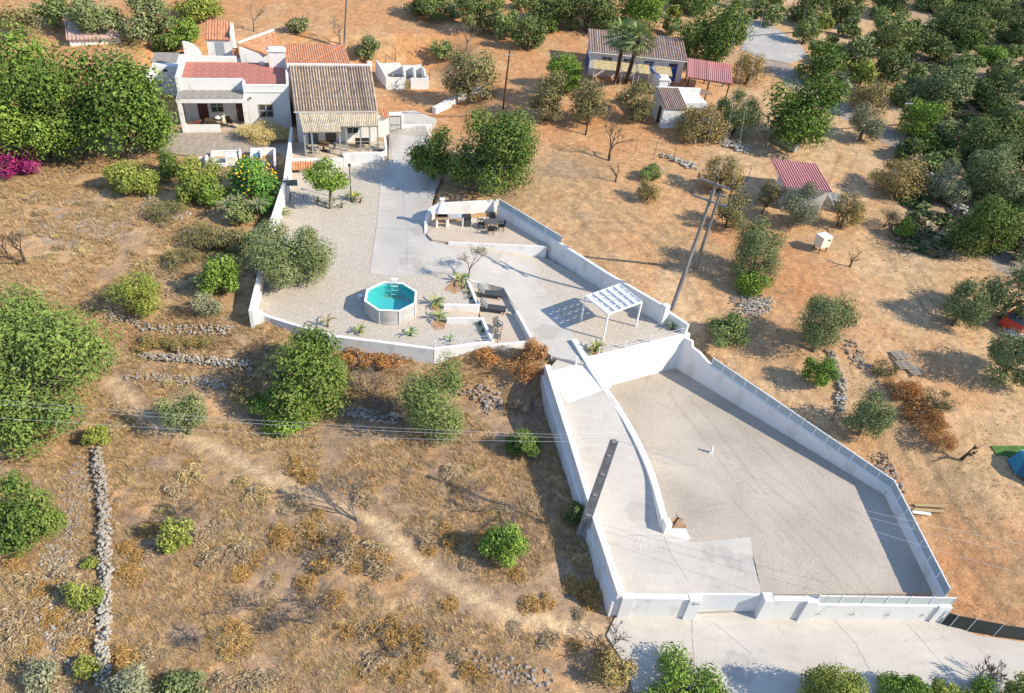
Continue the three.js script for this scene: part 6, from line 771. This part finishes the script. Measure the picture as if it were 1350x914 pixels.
function brush(label, boxes, pal, leaf = 0.16, cover = 1.3) { for (const [i, box] of boxes.entries()) tree('brush_pile', label, pal, box, { clear: 0.05, leaf, cover, wide: 0.25, dry: true, bark: MAT.greyBark, group: boxes.length > 1 ? label : undefined }); }
brush('reddish brown heap of cut branches on the tan slope', [[1165, 492, 1216, 530], [1190, 525, 1250, 562], [1215, 555, 1265, 592]], 'rust'); brush('rust-coloured dry fronds heaped under the shaded retaining wall', [[446, 452, 500, 482], [490, 456, 545, 486], [620, 456, 665, 480], [660, 462, 715, 500]], 'rust', 0.22, 1.2); brush('grey-brown twig heap beside the pallets', [[1150, 474, 1190, 500], [1215, 508, 1262, 548]], 'almond', 0.16, 0.9); brush('tangled dry brush in the shade below the yuccas', [[186, 258, 248, 292], [232, 284, 296, 326], [206, 326, 262, 356]], 'almond', 0.18, 0.9); brush('dry straw heap against the old house facade', [[312, 158, 384, 190]], 'straw', 0.2, 1.8); brush('heap of dry grey brush beside the dry stone walls', [[300, 498, 345, 540]], 'almond', 0.16, 0.8); brush('straw-coloured dry clumps under the upper stone terrace', [[178, 440, 214, 462], [210, 438, 250, 460], [248, 440, 290, 460]], 'gold', 0.18, 1.3);

// dry shrubs of the fields, one by one
{
  const r = seeded(404), kinds = [['ochre dry shrub in the scrub field', 'ochre shrubs of the field', [[0.4, 0.24, 0.09], [0.34, 0.21, 0.09], [0.44, 0.29, 0.12]]], ['grey-brown dry shrub in the scrub field', 'grey-brown shrubs of the field', [[0.36, 0.27, 0.19], [0.3, 0.22, 0.15], [0.42, 0.32, 0.23]]], ['straw-coloured dry shrub in the scrub field', 'straw shrubs of the field', [[0.42, 0.33, 0.18], [0.36, 0.28, 0.15], [0.48, 0.37, 0.22]]]];
  const geo = kinds.map((k) => [0, 1, 2].map(() => { const g = leaves(r, { a: 1, b: 0.7, n: 480, leaf: 0.24, pal: k[2], lobes: 9, wide: 0.14, floor: -0.25 }); g.translate(0, 0.15, 0); return g; }));
  const field = [[150, 600], [330, 590], [470, 590], [640, 610], [760, 720], [800, 800], [760, 860], [620, 912], [150, 912]].map(([x, z]) => ({ x, z })), upper = [[0, 250], [130, 265], [250, 300], [255, 400], [140, 420], [150, 350], [0, 345]].map(([x, z]) => ({ x, z })), bank = [[150, 440], [320, 450], [330, 560], [150, 570]].map(([x, z]) => ({ x, z })), track = [[0, 740], [120, 740], [125, 912], [0, 912]].map(([x, z]) => ({ x, z }));
  const path = [[150, 505], [205, 560], [268, 582], [340, 625], [430, 660], [505, 698], [580, 765], [680, 815], [800, 835]].map(([x, z]) => ({ x, z })); let made = 0;
  for (let k = 0; k < 6000 && made < 296; k++) { const x = rr(0, 810, r), y = rr(240, 912, r); const inF = inside(field, x, y), ok = inF || inside(upper, x, y) || inside(bank, x, y) || inside(track, x, y); if (!ok || distLine(path, x, y) < 14) continue; if (inF && fbm(x / 70, y / 60, 3, 505) < 0.42) continue; const q = fbm(x / 60, y / 60, 3, 506), kd = (q > 0.56 && y > 600 && r() < 0.75) || (y > 730 && x > 380 && r() < 0.4) ? 0 : r() < 0.68 ? 1 : 2, p = G(x, y), s = rr(0.25, 0.85, r); const m = solo('dry_shrub', geo[kd][made % 3], MAT.dryLeaf, kinds[kd][0], 'shrub', kinds[kd][1]); m.position.copy(p); m.rotation.y = rr(0, 6, r); m.scale.set(s, s * rr(0.5, 0.85, r), s); made++; }
}
{ // straw grass and weeds: nobody could count it
  const r = seeded(606), blades = (n, h, sp) => { const o = []; for (let k = 0; k < n; k++) { const th = rr(0, 6.28, r), l = rr(0.5, 1, r) * h, x0 = rr(-sp, sp, r) * 0.4, z0 = rr(-sp, sp, r) * 0.4, w = 0.006 + 0.006 * r(); o.push(x0 - Math.sin(th) * w, 0, z0 + Math.cos(th) * w, x0 + Math.sin(th) * w, 0, z0 - Math.cos(th) * w, x0 + Math.cos(th) * sp * rr(0.3, 1, r), l, z0 + Math.sin(th) * sp * rr(0.3, 1, r)); } return soup(o); };
  const spread = (name, label, geo, want, where, pal) => {
    const list = []; for (let k = 0; k < want * 8 && list.length < want; k++) { const q = where(); if (!q) continue; const [x, z] = q; if (near(POLY.yard, x, z, 0.3) || near(POLY.court, x, z, 0.3) || (x > 3 && -z < 24.2)) continue; const [u, w] = toHouse(x, z); if (u > -1.5 && u < 19 && w > -19 && w < 6.5) continue; list.push([x, hillG(x, z), z]); }
    const m = new THREE.InstancedMesh(geo, mat(0xffffff, { side: THREE.DoubleSide, roughness: 0.95 }), list.length), c = new THREE.Color(); list.forEach(([x, y, z], i) => { const s = rr(0.6, 1.5, r); m.setMatrixAt(i, M4.compose(V3(x, y - 0.01, z), Q.setFromAxisAngle(V3(0, 1, 0), rr(0, 6.28, r)), V3(s, s * rr(0.6, 1.2, r), s))); const k = pal[Math.floor(r() * pal.length)], f = rr(0.75, 1.2, r); m.setColorAt(i, c.setRGB(k[0] * f, k[1] * f, k[2] * f)); });
    m.name = name; m.userData = { kind: 'stuff', label }; m.castShadow = m.receiveShadow = true; scene.add(m);
  };
  const path = [[150, 505], [205, 560], [268, 582], [340, 625], [430, 660], [505, 698], [580, 765], [680, 815], [800, 835]].map((p) => G(...p));
  const straw = [[0.56, 0.38, 0.18], [0.49, 0.32, 0.14], [0.63, 0.45, 0.23], [0.43, 0.27, 0.11], [0.37, 0.27, 0.17]];
  spread('dry_grass', 'dry straw grass of the lower field', blades(14, 0.22, 0.2), 26000, () => { const x = rr(-30, 7, r), z = rr(-40, -12, r); if (fbm(x * 0.5, z * 0.5, 3, 707) < 0.4 || distLine(path, x, z) < 0.9) return null; return [x, z]; }, straw);
  spread('dry_grass_slope', 'dry straw grass of the upper straw field', blades(14, 0.26, 0.2), 13000, () => { const x = rr(-46, -17, r), z = rr(-62, -37, r); return fbm(x * 0.4, z * 0.4, 3, 708) < 0.42 ? null : [x, z]; }, straw);
  spread('dry_weeds', 'sparse dry weeds on the tan hillside', blades(9, 0.12, 0.14), 9000, () => { const x = rr(8, 62, r), z = rr(-100, -22, r); return fbm(x * 0.25, z * 0.25, 4, 709) < 0.5 ? null : [x, z]; }, [[0.66, 0.44, 0.23], [0.6, 0.38, 0.18], [0.52, 0.33, 0.17]]);
  spread('scrub_undergrowth', 'low green undergrowth between the scrub trees', (() => { const g = leaves(r, { a: 0.9, b: 0.5, n: 70, leaf: 0.34, pal: [[0.6, 0.6, 0.6], [0.8, 0.8, 0.8], [1, 1, 1]], lobes: 5, floor: -0.3 }); g.translate(0, 0.2, 0); g.deleteAttribute('color'); return g; })(), 4600, () => { const x = rr(26, 130, r), z = rr(-170, -58, r); if (x < 34 + (-z - 62) * 0.42) return null; return fbm(x * 0.12, z * 0.12, 3, 710) < 0.4 ? null : [x, z]; }, [[0.13, 0.15, 0.06], [0.09, 0.13, 0.04], [0.2, 0.18, 0.09], [0.28, 0.22, 0.12]]);
}

// ---------------------------------------------------------------- odd things about the place
sheet('upper_lane', [[976, 66], [984, 42], [992, 26], [1012, 26], [1030, 42], [1058, 62], [1064, 74], [1042, 84], [1006, 78]].map((p) => G(...p)), (x, z) => hillG(x, z) + 0.05, mat(lin(0.72, 0.68, 0.62), { map: tConcrete }), { skirt: 0.2 });
{ const p = G(1080, 330), t = thing('beehive_box', 'white box on a low stand on the tan slope', 'box', p, 0.5); part('body', bx(1.0, 0.9, 0.9, 0, 0.95, 0), mat(lin(0.8, 0.72, 0.55)), t); part('lid', bx(1.06, 0.08, 0.96, 0, 1.45, 0), MAT.whiteMetal, t); part('opening', bx(0.3, 0.16, 0.02, 0.2, 1.2, 0.455), MAT.dark, t); for (const x of [-0.4, 0.4]) for (const z of [-0.35, 0.35]) part('leg', bx(0.08, 0.52, 0.08, x, 0.24, z), MAT.wood, t); }
{ const a = G(1028, 190), b = G(1049, 202), t = thing('wrapped_bundle', 'long bundle wrapped in white sheeting beside the walnut tree', 'bundle', V3()), d = b.clone().sub(a); for (let k = 0; k < 5; k++) { const p = a.clone().addScaledVector(d, k / 5), q = a.clone().addScaledVector(d, (k + 0.92) / 5); p.y += 0.4; q.y += 0.4; part('roll', bar(p, q, 0.42, 0.4, 10), mat(lin(0.7, 0.7, 0.68), { map: tSpeck }), t); if (k) part('strap', bar(p.clone().addScaledVector(d, -0.012), p, 0.44, 0.44, 10), MAT.steel, t); } }
{ const p = G(1180, 260), t = thing('rubber_tyre', 'old black tyre leaning in front of the straw-gold bush', 'tyre', p, 0.3); part('tread', new THREE.TorusGeometry(0.36, 0.13, 8, 22).rotateX(0.25).translate(0, 0.46, 0), MAT.black, t); part('bead', new THREE.TorusGeometry(0.25, 0.03, 6, 20).rotateX(0.25).translate(0, 0.46, 0.05), MAT.dark, t); }
for (const [px, py, a, lab] of [[1186, 470, 0.3, 'single pale wooden pallet lying on the tan slope'], [1206, 490, 0.5, 'pale wooden pallet beside the reddish brush heap'], [1192, 483, 0.2, 'weathered pallet half under the grey-brown twigs']]) { const t = thing('wooden_pallet', lab, 'pallet', G(px, py).add(V3(0, 0.02, 0)), a), m = mat(lin(0.62, 0.55, 0.46), { map: tGrain }); for (let k = 0; k < 6; k++) part('slat', bx(1.2, 0.025, 0.1, 0, 0.13, -0.42 + k * 0.168), m, t); for (const x of [-0.55, 0, 0.55]) part('bearer', bx(0.09, 0.1, 0.95, x, 0.065, 0), m, t); }
for (const [i, q] of [[1205, 668, 1246, 670, 'paleWood', 'long yellow timber plank lying outside the panel fence'], [1204, 674, 1244, 676.5, 'paleWood', 'second yellow timber plank lying against the long one'], [1202, 677, 1226, 680, 'whiteMetal', 'short white board lying beside the yellow planks']].entries()) { const a = G(q[0], q[1]), b = G(q[2], q[3]), t = thing('timber_plank', q[5], 'plank', V3()); a.y += 0.14; b.y += 0.14; part('board', beam(a, b, 0.2, 0.07), q[4] === 'paleWood' ? mat(lin(0.85, 0.64, 0.32), { map: tGrain }) : MAT.whiteMetal, t); part('batten', beam(a.clone().add(V3(0.1, -0.08, -0.12)), a.clone().add(V3(0.1, -0.08, 0.12)), 0.06, 0.06), MAT.wood, t); }
{ // dome tent on a green mat
  const y = G(1342, 612).y + 0.06; sheet('artificial_turf', [[1306, 589], [1350, 589], [1400, 592], [1400, 660], [1352, 630], [1328, 601], [1314, 601]].map((p) => G(...p)), (x, z) => hillG(x, z) + 0.07, mat(lin(0.12, 0.26, 0.04), { map: tSpeck }), { skirt: 0.12 });
  const c = at(1368, 608, y + 0.8), t = thing('dome_tent', 'blue and turquoise faceted dome tent on the green mat', 'tent', V3(c.x, y, c.z)), ring = (r, h, o) => [...Array(7)].map((_, k) => V3(Math.cos(k / 7 * 6.283 + o) * r, h, Math.sin(k / 7 * 6.283 + o) * r)), A = ring(1.45, 0, 0), B = ring(1.1, 0.95, 0.2), top = V3(0, 1.5, 0); const cm = [mat(lin(0.02, 0.1, 0.2)), mat(lin(0.03, 0.22, 0.32)), mat(lin(0.3, 0.62, 0.66))]; for (let k = 0; k < 7; k++) { const n = (k + 1) % 7, f = (l) => soup(l.flatMap((p) => [p.x, p.y, p.z])); part('side_panel', f([A[k], B[k], A[n], A[n], B[k], B[n]]), cm[k % 2], t); part('roof_panel', f([B[k], top, B[n]]), cm[(k + 1) % 3], t); part('seam', bar(B[k], top, 0.02), MAT.whiteMetal, t); }
}
{ // red car under the olives
  const p = G(1347, 430), t = thing('red_car', 'red car parked under the olives at the field edge', 'car', p, 0.6), red = mat(lin(0.55, 0.05, 0.02), { roughness: 0.3 });
  const s = new THREE.Shape(); s.moveTo(-2, 0.3); s.lineTo(2, 0.3); s.lineTo(2.05, 0.7); s.lineTo(1.2, 0.88); s.lineTo(0.6, 1.38); s.lineTo(-1.2, 1.4); s.lineTo(-1.9, 0.95); s.lineTo(-2.05, 0.6); part('body', new THREE.ExtrudeGeometry(s, { depth: 1.5, bevelEnabled: true, bevelSize: 0.08, bevelThickness: 0.08, bevelSegments: 2 }).translate(0, 0, -0.75), red, t); part('windscreen', bx(0.72, 0.02, 1.3, 0, 0, 0).rotateZ(-0.7).translate(0.94, 1.2, 0), MAT.glass, t); part('rear_window', bx(0.75, 0.02, 1.3).rotateZ(0.58).translate(-1.66, 1.26, 0), MAT.glass, t); for (const z of [-0.845, 0.845]) part('side_window', bx(1.5, 0.34, 0.02, -0.3, 1.12, z), MAT.glass, t); for (const x of [-1.25, 1.25]) for (const z of [-0.78, 0.78]) { const w = part('wheel', new THREE.CylinderGeometry(0.32, 0.32, 0.2, 18).rotateX(Math.PI / 2).translate(x, 0.32, z), MAT.black, t); part('rim', new THREE.CylinderGeometry(0.19, 0.19, 0.22, 14).rotateX(Math.PI / 2).translate(x, 0.32, z), MAT.steel, w); } for (const z of [-0.55, 0.55]) part('headlight', bx(0.06, 0.14, 0.3, 2.1, 0.62, z), MAT.whiteMetal, t);
  const q = G(1338, 440), tr = thing('tarpaulin_heap', 'grey-white tarpaulin heap behind the red car', 'tarpaulin', q, 0.4), g = new THREE.IcosahedronGeometry(0.8, 3), pp = g.attributes.position; for (let i = 0; i < pp.count; i++) { const f = 0.8 + 0.5 * noise(pp.getX(i) * 3 + 9, pp.getZ(i) * 3 + pp.getY(i) * 2, 4); pp.setXYZ(i, pp.getX(i) * f * 1.3, Math.max(-0.1, pp.getY(i) * f * 0.7), pp.getZ(i) * f); } g.computeVertexNormals(); part('sheet', g, mat(lin(0.5, 0.5, 0.5)), tr); part('rope', bar(V3(-0.9, 0.3, 0.3), V3(0.9, 0.35, -0.2), 0.02), MAT.dark, tr);
}
{ const p = at(937, 597, YARD), t = thing('garden_statue', 'small white upright object standing alone on the gravel yard', 'statue', p); part('base', bx(0.24, 0.08, 0.24, 0, 0.04, 0), MAT.whiteMetal, t); part('figure', new THREE.LatheGeometry([[0, 0], [0.1, 0], [0.09, 0.12], [0.11, 0.25], [0.06, 0.36], [0.08, 0.44], [0.05, 0.52], [0, 0.54]].map((q) => new THREE.Vector2(...q)), 12).translate(0, 0.08, 0), MAT.whiteMetal, t); }
{ const p = at(886, 694, YARD), t = thing('palm_stump', 'brown leaning palm stump at the end of the curved wall', 'stump', p); part('stem', bar(V3(0, -0.1, 0), V3(0.22, 0.75, -0.1), 0.11, 0.06, 8), MAT.wood, t); part('dead_frond', bar(V3(0.2, 0.7, -0.1), V3(0.5, 0.85, 0.1), 0.04, 0.01, 4), MAT.wood, t); part('dead_frond', bar(V3(0.2, 0.7, -0.1), V3(0.05, 0.9, -0.3), 0.04, 0.01, 4), MAT.wood, t);
  sheet('soil_patch', pts([[882, 690], [888, 682], [898, 684], [905, 694], [900, 706], [888, 704]], YARD), () => YARD + 0.006, MAT.soil, { skirt: 0.004 }); }
for (const l of [[[596, 370], [606, 362], [612, 380], [600, 388], [585, 382]], [[565, 408], [572, 400], [582, 404], [580, 412]], [[568, 428], [574, 420], [588, 424], [586, 434], [574, 436]], [[775, 462], [784, 452], [796, 458], [792, 468], [782, 470]]]) sheet('planting_soil', onC(l), (x, z) => court(x, z) + 0.008, MAT.soil, { skirt: 0.004 });
{ const p = on(court, 397, 273), t = thing('planter_stone', 'pale rectangular stone cover in the courtyard bed', 'stone', p, 0.3); part('slab', bx(1.05, 0.28, 0.6, 0, 0.12, 0), mat(lin(0.6, 0.57, 0.52), { map: tSpeck }), t); part('cap', bx(1.1, 0.06, 0.64, 0, 0.29, 0), mat(lin(0.66, 0.63, 0.58), { map: tSpeck }), t); }
{ const p = on(court, 383, 265), t = thing('panel_post', 'dark green panel on a thin post beside the little store', 'sign', p, 0.3); part('post', bx(0.07, 2.0, 0.07, 0, 1, 0), mat(lin(0.06, 0.1, 0.08)), t); part('panel', bx(1.25, 0.55, 0.04, 0.1, 1.72, 0.06), mat(lin(0.09, 0.13, 0.12)), t); }
{ const p = on(court, 463, 266), t = thing('garden_lamp', 'thin dark lamp post at the corner of the courtyard bed', 'lamp post', p); part('post', bar(V3(0, -0.1, 0), V3(0, 3.3, 0), 0.05, 0.04, 7), MAT.dark, t); part('head', cyl(0.1, 0.14, 0.2, 0, 3.3, 0, 8), MAT.dark, t); }
{ const list = onC([[384, 258], [400, 263], [420, 266], [440, 268], [456, 264], [463, 256]]), t = thing('bed_edging', 'low rope and peg edging around the courtyard bed', 'edging', V3()); for (let i = 0; i < list.length; i++) { const p = list[i]; part('peg', cyl(0.03, 0.03, 0.45, p.x, p.y - 0.05, p.z, 6), MAT.wood, t); if (i) part('rope', bar(list[i - 1].clone().add(V3(0, 0.36, 0)), p.clone().add(V3(0, 0.36, 0)), 0.018), MAT.wood, t); } }
for (const [x, y, lab] of [[508, 88, 'rusty fence stake beside the left wall of the ruin'], [521, 80, 'rusty fence stake behind the ruin'], [548, 76, 'tall rusty fence stake behind the ruin partition'], [557, 92, 'rusty fence stake at the back corner of the ruin'], [566, 105, 'rusty fence stake at the front corner of the ruin'], [862, 205, 'leaning fence stake in the tan field beside the scrap'], [886, 214, 'green-footed fence stake in the tan field'], [984, 240, 'thin stake beside the red-roofed shed clearing'], [836, 203, 'short fence stake at the field edge below the outhouse']]) { const p = G(x, y), t = thing('fence_stake', lab, 'stake', p); part('rod', bar(V3(0, -0.2, 0), V3(0.08, 1.5, 0), 0.035, 0.03, 5), MAT.wood, t); part('wire_tie', cyl(0.05, 0.05, 0.04, 0.06, 1.1, 0, 6), MAT.steel, t); }

bare('bare_almond', 'leafless almond between the brown almonds and the white outhouse', 772, 178, 3.6, 0.9, { r0: 0.12, seed: 31, bark: MAT.darkBark, leafy: { n: 2, s: 0.1, pal: PAL.almond } }); bare('bare_almond', 'leafless almond with red tinge above the slim pole', 962, 262, 3.2, 0.9, { r0: 0.1, seed: 32, bark: MAT.darkBark, leafy: { n: 2, s: 0.09, pal: PAL.rust } }); bare('bare_almond', 'thin almond skeleton in front of the red-roofed shed corner', 1004, 282, 3.0, 1.0, { r0: 0.1, seed: 33, bark: MAT.darkBark }); bare('bare_almond', 'thin almond skeleton beside the concrete water tank', 1104, 300, 3.2, 1.0, { r0: 0.1, seed: 34, bark: MAT.darkBark, leafy: { n: 2, s: 0.09, pal: PAL.gold } });

renderer.render(scene, camera);
